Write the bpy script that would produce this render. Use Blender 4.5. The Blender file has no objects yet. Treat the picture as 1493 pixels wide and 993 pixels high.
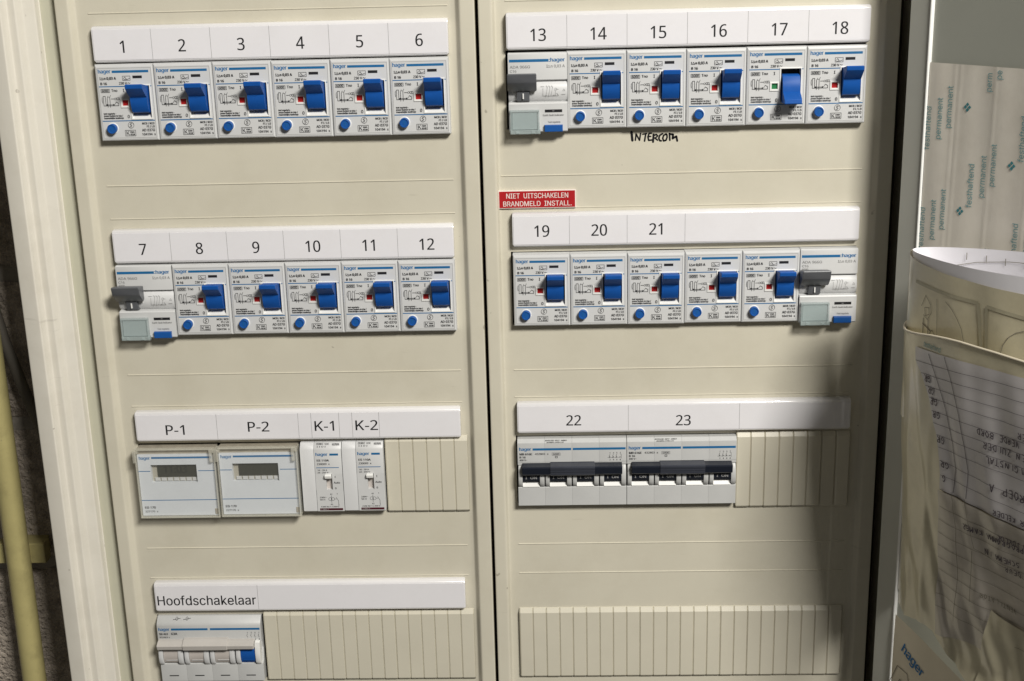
import bpy, bmesh, math, random
from mathutils import Vector, Matrix
from mathutils.geometry import tessellate_polygon
R = math.radians
S = 0.001            # everything below is written in millimetres
sc = bpy.context.scene
C = sc.collection

# ------------------------------------------------------------------ camera
cam_d = bpy.data.cameras.new('camera')
cam = bpy.data.objects.new('camera', cam_d); C.objects.link(cam)
cam_d.sensor_width = 36.0
cam_d.lens = 1976.61 * 36.0 / 1493.0
cam_d.clip_start = 0.02; cam_d.clip_end = 50
Rm = Matrix(((0.9993374924370467, -0.03271393262197872, 0.01594913232876216),
             (0.02679959943363725, 0.9579487851240011, 0.28568497781585767),
             (-0.024624331053499093, -0.28506827899970755, 0.9581908570991026)))
right = Rm.col[0]; fwd = Rm.col[1]; up = Rm.col[2]
cam.matrix_world = Matrix(((right.x, up.x, -fwd.x, 274.126*S),
                           (right.y, up.y, -fwd.y, -823.268*S),
                           (right.z, up.z, -fwd.z, 66.922*S), (0, 0, 0, 1)))
sc.camera = cam

# ------------------------------------------------------------------ light
w = bpy.data.worlds.new('World'); sc.world = w; w.use_nodes = True
bg = w.node_tree.nodes['Background']
bg.inputs['Color'].default_value = (1.0, 0.95, 0.86, 1); bg.inputs['Strength'].default_value = 0.085

def area(name, az, el, dist, sx, sy, power, col):
    ld = bpy.data.lights.new(name, 'AREA'); ld.shape = 'RECTANGLE'
    ld.size = sx; ld.size_y = sy; ld.energy = power; ld.color = col
    o = bpy.data.objects.new(name, ld); C.objects.link(o)
    c = Vector((0.25, 0, -0.17))
    dv = Vector((math.sin(R(az))*math.cos(R(el)), -math.cos(R(az))*math.cos(R(el)), math.sin(R(el))))
    o.location = c + dv*dist
    o.rotation_euler = dv.to_track_quat('Z', 'Y').to_euler()
    return o
area('ceiling_lamp', 29.0, 37, 2.3, 0.58, 0.36, 69, (1.0, 0.965, 0.90))

sc.view_settings.view_transform = 'Standard'; sc.view_settings.look = 'None'
sc.view_settings.exposure = 0; sc.view_settings.gamma = 1
sc.cycles.max_bounces = 8

# ------------------------------------------------------------------ materials
def mat(name, col, rough=0.5, spec=0.5, var=0.04, vscale=40, bump=0.0, bscale=900, alpha=1.0, coat=0.0, trans=0.0, metal=0.0,
        stain=None, sscale=12.0, samt=0.3, specks=0.0, bdist=0.0004):
    m = bpy.data.materials.new(name); m.use_nodes = True
    nt = m.node_tree; b = nt.nodes['Principled BSDF']
    b.inputs['Roughness'].default_value = rough
    b.inputs['Specular IOR Level'].default_value = spec
    b.inputs['Alpha'].default_value = alpha
    b.inputs['Coat Weight'].default_value = coat
    b.inputs['Coat Roughness'].default_value = 0.12
    b.inputs['Transmission Weight'].default_value = trans
    b.inputs['Metallic'].default_value = metal
    tc = nt.nodes.new('ShaderNodeTexCoord')
    geo = nt.nodes.new('ShaderNodeNewGeometry')
    n1 = nt.nodes.new('ShaderNodeTexNoise'); n1.inputs['Scale'].default_value = vscale
    n1.inputs['Detail'].default_value = 6; n1.inputs['Roughness'].default_value = 0.65
    nt.links.new(geo.outputs['Position'], n1.inputs['Vector'])
    mr = nt.nodes.new('ShaderNodeMapRange')
    mr.inputs['From Min'].default_value = 0.3; mr.inputs['From Max'].default_value = 0.7
    mr.inputs['To Min'].default_value = 1-var; mr.inputs['To Max'].default_value = 1+var
    nt.links.new(n1.outputs['Fac'], mr.inputs['Value'])
    vm = nt.nodes.new('ShaderNodeVectorMath'); vm.operation = 'SCALE'
    vm.inputs[0].default_value = col
    nt.links.new(mr.outputs['Result'], vm.inputs['Scale'])
    out = vm.outputs['Vector']
    if stain:
        n3 = nt.nodes.new('ShaderNodeTexNoise'); n3.inputs['Scale'].default_value = sscale
        n3.inputs['Detail'].default_value = 8; n3.inputs['Roughness'].default_value = 0.7
        nt.links.new(geo.outputs['Position'], n3.inputs['Vector'])
        m3 = nt.nodes.new('ShaderNodeMapRange'); m3.inputs['From Min'].default_value = 0.48; m3.inputs['From Max'].default_value = 0.72
        m3.inputs['To Min'].default_value = 0; m3.inputs['To Max'].default_value = samt
        nt.links.new(n3.outputs['Fac'], m3.inputs['Value'])
        mx = nt.nodes.new('ShaderNodeMix'); mx.data_type = 'RGBA'
        nt.links.new(m3.outputs['Result'], mx.inputs[0])
        nt.links.new(out, mx.inputs[6]); mx.inputs[7].default_value = (*stain, 1)
        out = mx.outputs[2]
    if specks:
        n4 = nt.nodes.new('ShaderNodeTexNoise'); n4.inputs['Scale'].default_value = 170; n4.inputs['Detail'].default_value = 1.5
        nt.links.new(geo.outputs['Position'], n4.inputs['Vector'])
        m4 = nt.nodes.new('ShaderNodeMapRange'); m4.inputs['From Min'].default_value = 0.765; m4.inputs['From Max'].default_value = 0.80
        m4.inputs['To Min'].default_value = 0; m4.inputs['To Max'].default_value = specks
        nt.links.new(n4.outputs['Fac'], m4.inputs['Value'])
        n5 = nt.nodes.new('ShaderNodeTexNoise'); n5.inputs['Scale'].default_value = 34; n5.inputs['Detail'].default_value = 5
        mp = nt.nodes.new('ShaderNodeMapping'); mp.inputs['Rotation'].default_value = (0, .5, 0); mp.inputs['Scale'].default_value = (1, 1, 9)
        nt.links.new(geo.outputs['Position'], mp.inputs['Vector']); nt.links.new(mp.outputs['Vector'], n5.inputs['Vector'])
        m5 = nt.nodes.new('ShaderNodeMapRange'); m5.inputs['From Min'].default_value = 0.70; m5.inputs['From Max'].default_value = 0.76
        m5.inputs['To Min'].default_value = 0; m5.inputs['To Max'].default_value = specks*.35
        nt.links.new(n5.outputs['Fac'], m5.inputs['Value'])
        ad = nt.nodes.new('ShaderNodeMath'); ad.operation = 'MAXIMUM'
        nt.links.new(m4.outputs['Result'], ad.inputs[0]); nt.links.new(m5.outputs['Result'], ad.inputs[1])
        m6 = nt.nodes.new('ShaderNodeMix'); m6.data_type = 'RGBA'
        nt.links.new(ad.outputs[0], m6.inputs[0]); nt.links.new(out, m6.inputs[6]); m6.inputs[7].default_value = (.16, .14, .10, 1)
        out = m6.outputs[2]
    nt.links.new(out, b.inputs['Base Color'])
    if bump:
        n2 = nt.nodes.new('ShaderNodeTexNoise'); n2.inputs['Scale'].default_value = bscale
        n2.inputs['Detail'].default_value = 4
        nt.links.new(geo.outputs['Position'], n2.inputs['Vector'])
        bp = nt.nodes.new('ShaderNodeBump'); bp.inputs['Strength'].default_value = bump
        bp.inputs['Distance'].default_value = bdist
        nt.links.new(n2.outputs['Fac'], bp.inputs['Height'])
        nt.links.new(bp.outputs['Normal'], b.inputs['Normal'])
    return m
M = dict(
 cover=mat('cream_plastic', (0.575, 0.543, 0.446), .42, .45, .035, 14, .12, 1500, stain=(.45, .415, .32), sscale=22, samt=.3, specks=.5),
 blank=mat('blank_plastic', (0.575, 0.543, 0.446), .4, .45, .03, 30, .1, 1500),
 frame=mat('painted_frame', (0.68, 0.65, 0.575), .33, .5, .03, 16, .15, 2200, stain=(.48, .44, .36), sscale=30, samt=.25, specks=.5),
 rail=mat('green_beige_rail', (0.50, 0.49, 0.385), .5, .4, .04, 18, .1),
 gap=mat('dark_gap', (0.045, 0.038, 0.024), .9, .1, .1),
 slot=mat('slot_interior', (0.03, 0.03, 0.03), .8, .1, .1),
 door=mat('door_paint', (0.37, 0.378, 0.33), .45, .4, .04, 12, .12, 1800),
 doorlip=mat('door_lip_paint', (0.46, 0.46, 0.41), .45, .4, .04, 12, .12, 1800),
 face=mat('light_grey_plastic', (0.58, 0.585, 0.585), .4, .45, .025, 60, .08, 2000),
 plate=mat('pale_grey_print_plate', (0.60, 0.605, 0.61), .45, .4, .02, 60, .05),
 mid=mat('grey_plastic', (0.50, 0.505, 0.50), .42, .45, .03, 60, .08),
 timer=mat('bluish_white_plastic', (0.60, 0.63, 0.66), .35, .5, .03, 50, .05),
 whitep=mat('white_plastic', (0.78, 0.78, 0.76), .35, .5, .03),
 ivory=mat('ivory_toggle', (0.50, 0.46, 0.43), .4, .45, .04, 120),
 strip=mat('white_label_card', (0.735, 0.725, 0.75), .5, .4, .015, 25, .06, 500, coat=.0, stain=(.64, .62, .63), sscale=60, samt=.22),
 striplens=mat('label_holder_edge', (0.72, 0.71, 0.72), .16, .8, .02, coat=.6),
 blue=mat('blue_toggle_plastic', (0.008, 0.082, 0.345), .46, .2, .07, 90, .08, 1500),
 bluebtn=mat('blue_button_plastic', (0.010, 0.085, 0.32), .42, .3, .06, 90),
 ink=mat('blue_print_ink', (0.012, 0.125, 0.30), .5, .3, .08, 300),
 logo=mat('blue_logo_ink', (0.02, 0.14, 0.33), .5, .3, .08, 300),
 black=mat('black_print_ink', (0.016, 0.016, 0.018), .5, .3, .1, 300),
 greyink=mat('grey_print_ink', (0.20, 0.20, 0.20), .5, .3, .1, 300),
 faint=mat('faint_grey_ink', (0.30, 0.30, 0.30), .5, .3, .1, 300),
 seam=mat('seam_line_grey', (0.22, 0.22, 0.21), .7, .2, .1),
 red=mat('red_flag_plastic', (0.42, 0.012, 0.014), .4, .4, .1),
 green=mat('green_flag_plastic', (0.02, 0.17, 0.06), .4, .4, .1),
 dgrey=mat('dark_grey_lever_plastic', (0.105, 0.11, 0.12), .38, .5, .06, 80, .1),
 navy=mat('blue_black_lever_plastic', (0.010, 0.013, 0.022), .35, .4, .08, 80, .08),
 navy2=mat('slate_grip_plastic', (0.036, 0.040, 0.054), .4, .5, .08, 80, .08),
 clear=mat('clear_label_pocket', (0.46, 0.54, 0.54), .08, .7, .02, alpha=.5, coat=.3),
 clear2=mat('clear_hinged_lid', (0.80, 0.80, 0.74), .06, .5, .02, alpha=.04),
 clearedge=mat('clear_lid_edge', (0.72, 0.70, 0.60), .12, .8, .05, alpha=.42, coat=.4),
 channel=mat('timer_top_channel', (0.36, 0.33, 0.27), .3, .6, .15, 200),
 card=mat('pocket_label_card', (0.45, 0.50, 0.50), .5, .4, .02),
 lcd=mat('lcd_glass', (0.022, 0.023, 0.016), .4, .2, .05),
 lcdseg=mat('lcd_digit', (0.004, 0.005, 0.004), .3, .3, .05),
 timerin=mat('timer_inner_panel', (0.36, 0.34, 0.28), .5, .4, .05),
 maroon=mat('maroon_terminal_mark', (0.07, 0.012, 0.02), .4, .4, .3, 900),
 signred=mat('engraved_sign_red', (0.40, 0.012, 0.016), .42, .4, .05, 80),
 signwhite=mat('engraved_sign_white', (0.80, 0.72, 0.68), .5, .4, .03),
 marker=mat('black_marker_ink', (0.008, 0.008, 0.010), .4, .4, .05),
 brick=mat('grey_brown_brick', (0.44, 0.385, 0.325), .95, .1, .35, 110, 1.0, 330, stain=(.15, .12, .10), sscale=75, samt=.75, bdist=.004),
 mortar=mat('mortar', (0.30, 0.275, 0.24), .95, .1, .25, 120, .9, 300),
 pipe=mat('yellowed_conduit_plastic', (0.38, 0.335, 0.15), .42, .4, .08, 35, .08, stain=(.20, .17, .08), sscale=40, samt=.5, specks=.5),
 cable=mat('dark_grey_cable', (0.11, 0.10, 0.085), .6, .3, .1),
 backing=mat('backing_paper', (0.74, 0.70, 0.62), .5, .4, .03, 30, .2, 120, stain=(.52, .47, .39), sscale=25, samt=.3),
 teal=mat('teal_print_ink', (0.16, 0.34, 0.36), .6, .2, .1),
 teal2=mat('teal_clover_ink', (0.06, 0.24, 0.27), .6, .2, .1),
 paper=mat('white_drawing_paper', (0.80, 0.79, 0.83), .6, .3, .02, 30, .15, 90),
 film=mat('yellowed_pocket_film', (0.62, 0.57, 0.41), .28, .6, .07, 40, .5, 60, stain=(.42, .37, .25), sscale=30, samt=.45, coat=.25),
 filmclear=mat('cloudy_pocket_film', (0.66, 0.61, 0.47), .2, .6, .04, 40, .4, 60, alpha=.34, coat=.3),
 listp=mat('ruled_list_paper', (0.58, 0.555, 0.555), .35, .5, .03, 40, .25, 60, coat=.15),
 listlow=mat('list_under_film', (0.50, 0.46, 0.40), .3, .5, .06, 40, .3, 60, stain=(.38, .33, .25), sscale=30, samt=.4, coat=.2),
 booklet=mat('booklet_paper', (0.62, 0.56, 0.44), .4, .4, .04, 30, .2, 80),
 pencil=mat('drawing_line_grey', (0.22, 0.20, 0.16), .7, .2, .1),
 penline=mat('thin_pen_line', (0.10, 0.085, 0.10), .6, .2, .1),
 wash=mat('drawing_wash_band', (0.42, 0.39, 0.28), .4, .4, .05),
)

# letter outlines: advance and loops of x, y in 1/500 em
GL = {'0':[291,[[266,182,260,103,254,81,247,62,239,45,228,30,215,17,201,8,184,1,166,-4,145,-5,119,-3,97,5,78,17,61,34,48,56,38,82,32,104,28,128,26,154,25,182,26,211,28,237,32,261,37,283,46,309,59,330,75,347,95,359,118,367,145,369,171,367,193,359,213,347,229,330,243,309,253,283,259,261,263,237,265,211],[70,182,70,158,72,137,74,117,77,99,83,79,91,63,101,50,113,40,128,35,145,33,162,35,177,40,189,49,199,62,207,79,213,99,217,117,219,137,220,158,221,182,220,206,219,228,217,248,213,265,207,285,199,302,189,314,177,324,162,329,145,331,128,329,113,324,101,314,91,302,83,285,77,265,74,248,72,228,70,206]]],'1':[291,[[181,0,137,0,137,254,137,279,138,298,139,317,124,303,107,289,69,257,45,287,144,364,181,364]]],'2':[291,[[265,0,24,0,24,37,120,133,166,182,194,224,200,238,203,253,204,269,202,288,196,303,186,315,173,324,158,329,140,330,123,329,108,326,93,321,52,296,29,326,60,348,97,363,140,369,162,367,181,363,199,357,214,348,226,337,236,324,244,308,248,291,250,272,249,253,245,235,238,218,229,202,219,185,206,169,157,118,81,43,81,41,265,41]]],'3':[291,[[251,278,250,263,247,249,242,236,235,225,226,215,216,207,204,200,190,195,176,191,176,189,202,184,224,175,241,162,253,145,260,126,262,103,261,83,256,64,247,47,236,32,221,19,202,9,185,3,167,-2,146,-4,123,-5,70,-1,23,15,23,57,72,39,123,33,153,35,176,41,194,52,206,66,213,84,215,104,214,119,210,131,203,141,194,150,183,157,169,162,152,166,134,168,114,169,78,169,78,207,114,207,133,208,150,211,164,215,177,222,187,230,195,240,201,250,204,262,205,275,203,292,197,305,187,316,174,324,158,329,139,331,104,327,75,316,47,300,25,331,39,341,55,349,73,357,93,364,115,367,138,369,165,367,188,362,208,354,223,343,239,325,248,303]]],'4':[291,[[281,82,228,82,228,0,185,0,185,82,11,82,11,121,182,366,228,366,228,123,281,123],[185,237,185,261,186,282,187,301,187,318,185,318,175,297,163,278,54,123,185,123]]],'5':[291,[[140,223,164,222,185,217,205,210,222,201,236,188,247,174,256,157,261,138,262,116,260,92,255,70,246,51,233,34,218,21,199,9,178,1,153,-3,126,-5,74,0,32,15,32,57,77,39,127,33,144,34,160,37,174,41,186,48,197,57,205,67,211,80,215,95,216,111,214,133,207,152,194,166,177,177,154,183,125,185,93,183,63,178,41,192,54,364,237,364,237,323,93,323,84,217,107,221]]],'6':[291,[[28,155,32,217,47,275,55,293,65,309,77,324,91,337,106,348,124,357,145,363,168,367,194,369,218,368,239,364,239,326,219,330,195,332,173,331,154,327,137,320,122,311,110,301,100,288,92,274,85,258,80,241,73,185,76,185,95,207,123,222,162,228,182,226,200,222,217,215,232,205,244,192,254,177,261,159,266,139,267,117,266,93,261,71,253,52,242,35,229,21,213,10,195,1,174,-3,152,-5,135,-4,119,-1,103,5,89,12,76,22,64,34,53,49,45,65,37,84,32,106,29,129],[151,33,171,35,189,42,203,53,214,69,221,91,223,117,221,139,215,157,205,172,192,183,174,190,153,192,137,191,124,188,111,183,100,175,91,167,83,157,78,147,74,136,73,126,78,93,93,63,117,41,128,36,139,33]]],'7':[291,[[69,0,218,323,22,323,22,364,266,364,266,329,119,0]]],'8':[291,[[145,369,166,367,184,364,202,359,217,351,230,341,240,329,248,315,252,300,254,282,
253,268,250,255,245,243,219,215,185,192,226,168,237,159,247,148,255,137,261,124,265,110,266,94,264,75,259,57,251,41,240,28,226,16,209,7,191,0,170,-4,147,-5,122,-4,100,0,80,7,63,16,50,27,39,40,31,55,27,73,25,93,26,109,30,123,35,136,43,148,52,158,63,167,100,190,68,213,45,243,40,255,38,268,37,282,38,300,43,315,51,329,62,341,74,351,90,358,107,364,125,367],[69,92,71,75,77,61,88,48,102,38,122,32,146,31,168,32,187,38,202,48,213,61,220,76,222,94,221,105,218,116,213,125,186,149,146,169,137,172,100,151,77,125,72,115,70,104],[145,332,127,331,112,326,99,319,88,309,82,296,80,280,81,268,84,258,89,248,114,227,147,210,179,227,201,249,206,258,209,268,210,280,208,296,202,309,192,319,179,326,163,331]]],'9':[291,[[265,208,260,146,245,88,237,71,228,55,216,40,202,27,186,16,168,7,147,0,124,-4,98,-5,74,-4,52,0,52,38,73,33,97,32,119,33,139,37,156,43,170,52,182,63,192,75,201,89,207,105,212,122,219,178,216,178,197,157,169,142,130,136,110,137,92,142,75,149,60,159,48,171,38,186,31,204,27,224,25,246,27,270,32,292,40,312,51,328,64,343,80,354,99,362,119,367,142,369,158,367,175,364,190,359,204,351,217,341,229,329,239,315,248,298,255,279,261,258,264,234],[142,331,122,329,105,322,90,310,79,294,72,272,70,246,72,225,77,206,87,191,100,180,118,173,139,171,155,172,169,175,182,181,193,188,202,197,209,206,215,216,218,227,219,238,215,271,200,301,176,323,165,327,154,330]]],'A':[343,[[12,0,144,364,197,364,331,0,282,0,205,216,189,266,166,342,175,342,152,265,136,216,61,0],[79,101,79,142,264,142,264,101]]],'B':[326,[[43,0,43,364,172,364,196,362,217,358,235,351,250,341,263,329,272,316,279,301,283,284,284,267,284,253,281,240,276,229,255,204,225,191,225,187,237,185,248,182,259,175,270,167,279,157,288,145,294,131,297,115,299,97,297,80,293,63,286,48,276,34,263,22,246,13,226,6,203,1,176,0],[89,41,175,41,201,43,221,48,236,57,246,69,252,82,254,98,253,110,250,121,245,131,238,141,229,149,218,156,206,161,193,164,177,165,89,165],[89,204,170,204,206,212,216,217,224,225,231,233,236,243,239,254,240,266,238,281,233,295,223,306,210,315,193,321,172,323,89,323]]],'C':[364,[[191,-5,168,-3,147,1,126,8,107,18,90,30,75,45,61,63,50,82,41,104,34,128,30,154,29,182,30,209,34,235,41,259,50,281,61,301,75,318,90,333,107,346,126,356,147,363,168,367,191,368,243,360,259,354,274,346,287,337,300,326,311,313,320,299,328,284,334,267,338,249,292,249,278,282,255,306,225,321,191,326,170,324,150,318,131,309,115,296,101,280,89,260,81,237,76,211,74,182,76,152,81,126,89,103,101,84,115,67,131,55,150,45,170,40,191,38,225,43,255,58,278,82,292,115,338,115,334,97,328,80,320,65,311,51,300,38,288,27,274,17,259,10,243,3,227,-1,209,-4]]],'D':[359,[[156,0,69,0,69,41,153,41,181,43,206,48,227,58,245,71,260,87,271,106,279,129,284,154,285,182,284,210,279,235,271,258,260,277,246,293,228,306,208,315,184,321,158,323,67,323,67,364,161,364,187,362,210,358,232,351,252,342,275,325,294,304,310,279,319,258,325,235,329,210,330,182,329,155,325,130,318,106,310,85,298,66,285,49,269,34,251,22,230,12,208,5,183,1],[89,364,89,0,43,0,43,364]]],'E':[299,[[43,0,43,364,266,
364,266,323,89,323,89,204,254,204,254,163,89,163,89,41,268,41,268,0]]],'F':[293,[[43,0,43,364,264,364,264,323,89,323,89,199,247,199,247,158,89,158,89,0]]],'G':[372,[[192,-5,168,-3,146,1,126,8,107,18,89,31,74,45,61,63,49,83,40,104,34,128,30,154,29,182,30,209,34,235,40,259,49,281,61,301,74,318,89,333,106,346,125,356,145,363,167,367,189,368,208,367,226,365,243,360,259,353,274,345,288,335,301,324,311,311,321,298,329,282,335,266,339,249,292,249,277,281,254,305,225,320,190,326,169,324,149,318,131,309,115,296,101,280,89,260,81,237,76,211,74,182,76,152,81,126,89,103,101,84,115,68,132,55,150,45,170,40,192,38,212,39,230,44,246,51,261,61,273,73,283,88,291,105,295,124,296,145,310,142,202,142,202,183,342,183,342,143,339,114,333,88,322,65,308,44,290,27,269,13,246,3,220,-3]]],'H':[369,[[43,0,43,364,89,364,89,206,280,206,280,364,326,364,326,0,280,0,280,166,89,166,89,0]]],'I':[215,[[22,0,22,41,84,41,84,323,22,323,22,364,192,364,192,323,131,323,131,41,192,41,192,0]]],'J':[283,[[132,-5,102,-2,76,8,54,23,41,39,31,58,26,79,24,104,24,123,70,123,70,104,72,83,77,66,87,53,99,43,115,38,132,36,150,38,165,43,177,53,187,66,192,83,194,104,194,364,240,364,240,104,238,79,233,58,223,39,210,23,188,8,162,-2]]],'K':[333,[[75,104,75,154,99,187,125,217,151,246,260,364,320,364,165,197,163,197],[43,0,43,364,89,364,89,239,89,161,89,138,89,0],[266,0,134,185,163,221,321,0]]],'L':[281,[[43,0,43,364,89,364,89,41,258,41,258,0]]],'M':[449,[[43,0,43,364,108,364,198,134,205,114,214,88,222,60,230,35,220,35,227,59,236,87,244,113,252,134,340,364,406,364,406,0,360,0,360,208,360,234,361,263,362,295,362,327,366,327,356,293,344,259,334,230,326,208,244,0,204,0,122,208,114,229,104,258,92,291,80,327,85,327,86,297,86,266,87,235,87,208,87,0]]],'N':[374,[[43,0,43,364,97,364,245,131,259,108,277,76,296,39,289,38,286,77,285,112,285,139,285,364,331,364,331,0,276,0,144,207,127,236,106,272,77,323,85,324,87,274,89,234,89,208,89,0]]],'O':[381,[[191,-5,168,-3,147,1,126,8,107,18,90,30,75,45,61,63,50,82,41,104,34,128,30,154,29,182,30,209,34,235,41,259,50,281,61,301,75,318,90,333,107,346,126,356,147,363,168,367,191,368,214,367,235,363,255,356,274,346,291,333,307,318,320,301,331,281,341,259,347,235,351,209,352,182,351,154,347,128,341,104,331,82,320,63,307,45,291,30,274,18,255,8,235,1,214,-3],[191,38,212,40,231,45,250,54,266,67,280,83,292,103,300,126,306,152,307,182,306,211,300,237,292,261,280,280,266,296,250,309,231,318,212,324,191,326,170,324,150,318,132,309,115,296,101,280,90,260,81,237,76,211,74,182,76,152,81,126,90,103,101,83,115,67,132,54,150,45,170,40]]],'P':[308,[[146,364,179,362,207,356,231,348,249,335,264,320,274,302,280,281,282,257,275,214,269,200,261,188,250,177,238,167,223,158,206,151,186,146,163,143,137,142,95,142,95,0,49,0,49,364],[142,324,95,324,95,181,132,181,154,182,173,184,189,188,203,194,215,202,223,212,230,224,233,238,235,255,232,276,225,293,212,307,194,317,171,322]]],'Q':[381,[[175,114,223,114,264,61,274,46,335,-34,286,-34,247,19,237,33],[191,-5,168,-3,147,1,126,8,107,18,90,30,75,45,61,63,50,82,41,104,
34,128,30,154,29,182,30,209,34,235,41,259,50,281,61,301,75,318,90,333,107,346,126,356,147,363,168,367,191,368,214,367,235,363,255,356,274,346,291,333,307,318,320,301,331,281,341,259,347,235,351,209,352,182,351,154,347,128,341,104,331,82,320,63,307,45,291,30,274,18,255,8,235,1,214,-3],[191,38,212,40,231,45,250,54,266,67,280,83,292,103,300,126,306,152,307,182,306,211,300,237,292,261,280,280,266,296,250,309,231,318,212,324,191,326,170,324,150,318,132,309,115,296,101,280,90,260,81,237,76,211,74,182,76,152,81,126,90,103,101,83,115,67,132,54,150,45,170,40]]],'R':[321,[[43,0,43,364,169,364,195,362,218,357,238,349,255,338,268,325,279,309,286,292,291,272,293,252,291,231,286,211,279,194,268,179,255,166,238,155,218,147,195,143,169,141,69,141,69,182,167,182,185,183,200,186,213,191,223,197,232,205,238,215,243,226,246,238,247,252,246,265,243,278,238,289,232,299,223,307,213,314,200,319,184,322,166,323,89,323,89,0],[252,0,164,164,216,164,306,0]]],'S':[319,[[160,-6,135,-5,112,-1,91,7,73,16,58,28,46,43,36,59,30,78,27,98,75,98,77,84,81,73,88,63,97,54,107,47,119,42,160,35,176,36,191,39,204,43,217,49,227,57,235,66,242,76,246,87,247,100,246,110,243,120,237,128,211,146,175,159,131,171,103,181,80,192,62,207,48,224,40,243,37,266,39,286,44,304,54,320,66,334,81,346,98,356,118,363,139,367,162,368,185,367,207,363,226,356,243,346,258,334,269,321,278,305,284,288,286,270,241,270,237,287,229,301,216,313,200,321,182,326,161,328,146,327,132,324,120,320,109,314,99,307,92,299,87,289,83,279,82,268,83,257,87,247,94,238,121,220,152,210,189,200,223,188,256,170,282,141,287,129,291,115,292,99,290,80,285,62,276,45,264,31,249,18,231,8,210,0,186,-5]]],'T':[321,[[23,323,23,364,298,364,298,323,183,323,183,0,138,0,138,323]]],'U':[370,[[185,-6,158,-4,133,2,110,11,90,24,74,39,61,57,51,77,45,100,43,124,43,364,89,364,89,127,90,111,94,95,101,81,109,68,120,57,134,49,149,42,166,38,185,37,204,38,221,42,236,49,249,57,260,68,269,81,275,95,279,111,281,127,281,364,327,364,327,124,325,100,319,77,309,57,296,39,279,24,260,11,237,2,212,-4]]],'V':[343,[[146,0,12,364,60,364,137,147,154,98,177,22,168,22,191,99,207,147,282,364,331,364,199,0]]],'W':[490,[[111,0,12,364,59,364,117,140,125,104,133,67,141,28,135,28,143,67,151,104,160,140,219,364,271,364,330,140,339,104,347,67,355,28,349,28,356,67,365,104,374,140,431,364,478,364,379,0,325,0,263,231,251,280,240,339,250,339,239,282,227,231,165,0]]],'X':[339,[[13,0,155,203,155,169,21,364,74,364,127,286,146,258,160,235,174,209,166,209,180,235,194,258,213,286,267,364,319,364,185,171,185,205,326,0,273,0,209,92,192,118,178,140,165,165,175,165,161,140,147,118,130,92,65,0]]],'Z':[313,[[30,0,30,33,195,275,219,308,243,340,249,325,204,323,159,323,29,323,29,364,283,364,283,330,121,92,96,58,70,24,64,39,109,40,153,41,285,41,285,0]]],'a':[278,[[114,-6,98,-5,82,-2,67,4,54,11,43,20,34,32,27,45,23,60,22,77,23,92,26,104,31,115,38,124,46,132,55,138,90,151,127,157,167,162,190,168,194,171,196,176,197,182,197,183,191,212,171,230,140,236,107,230,84,215,71,196,29,208,36,223,45,236,56,247,68,256,81,
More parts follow.
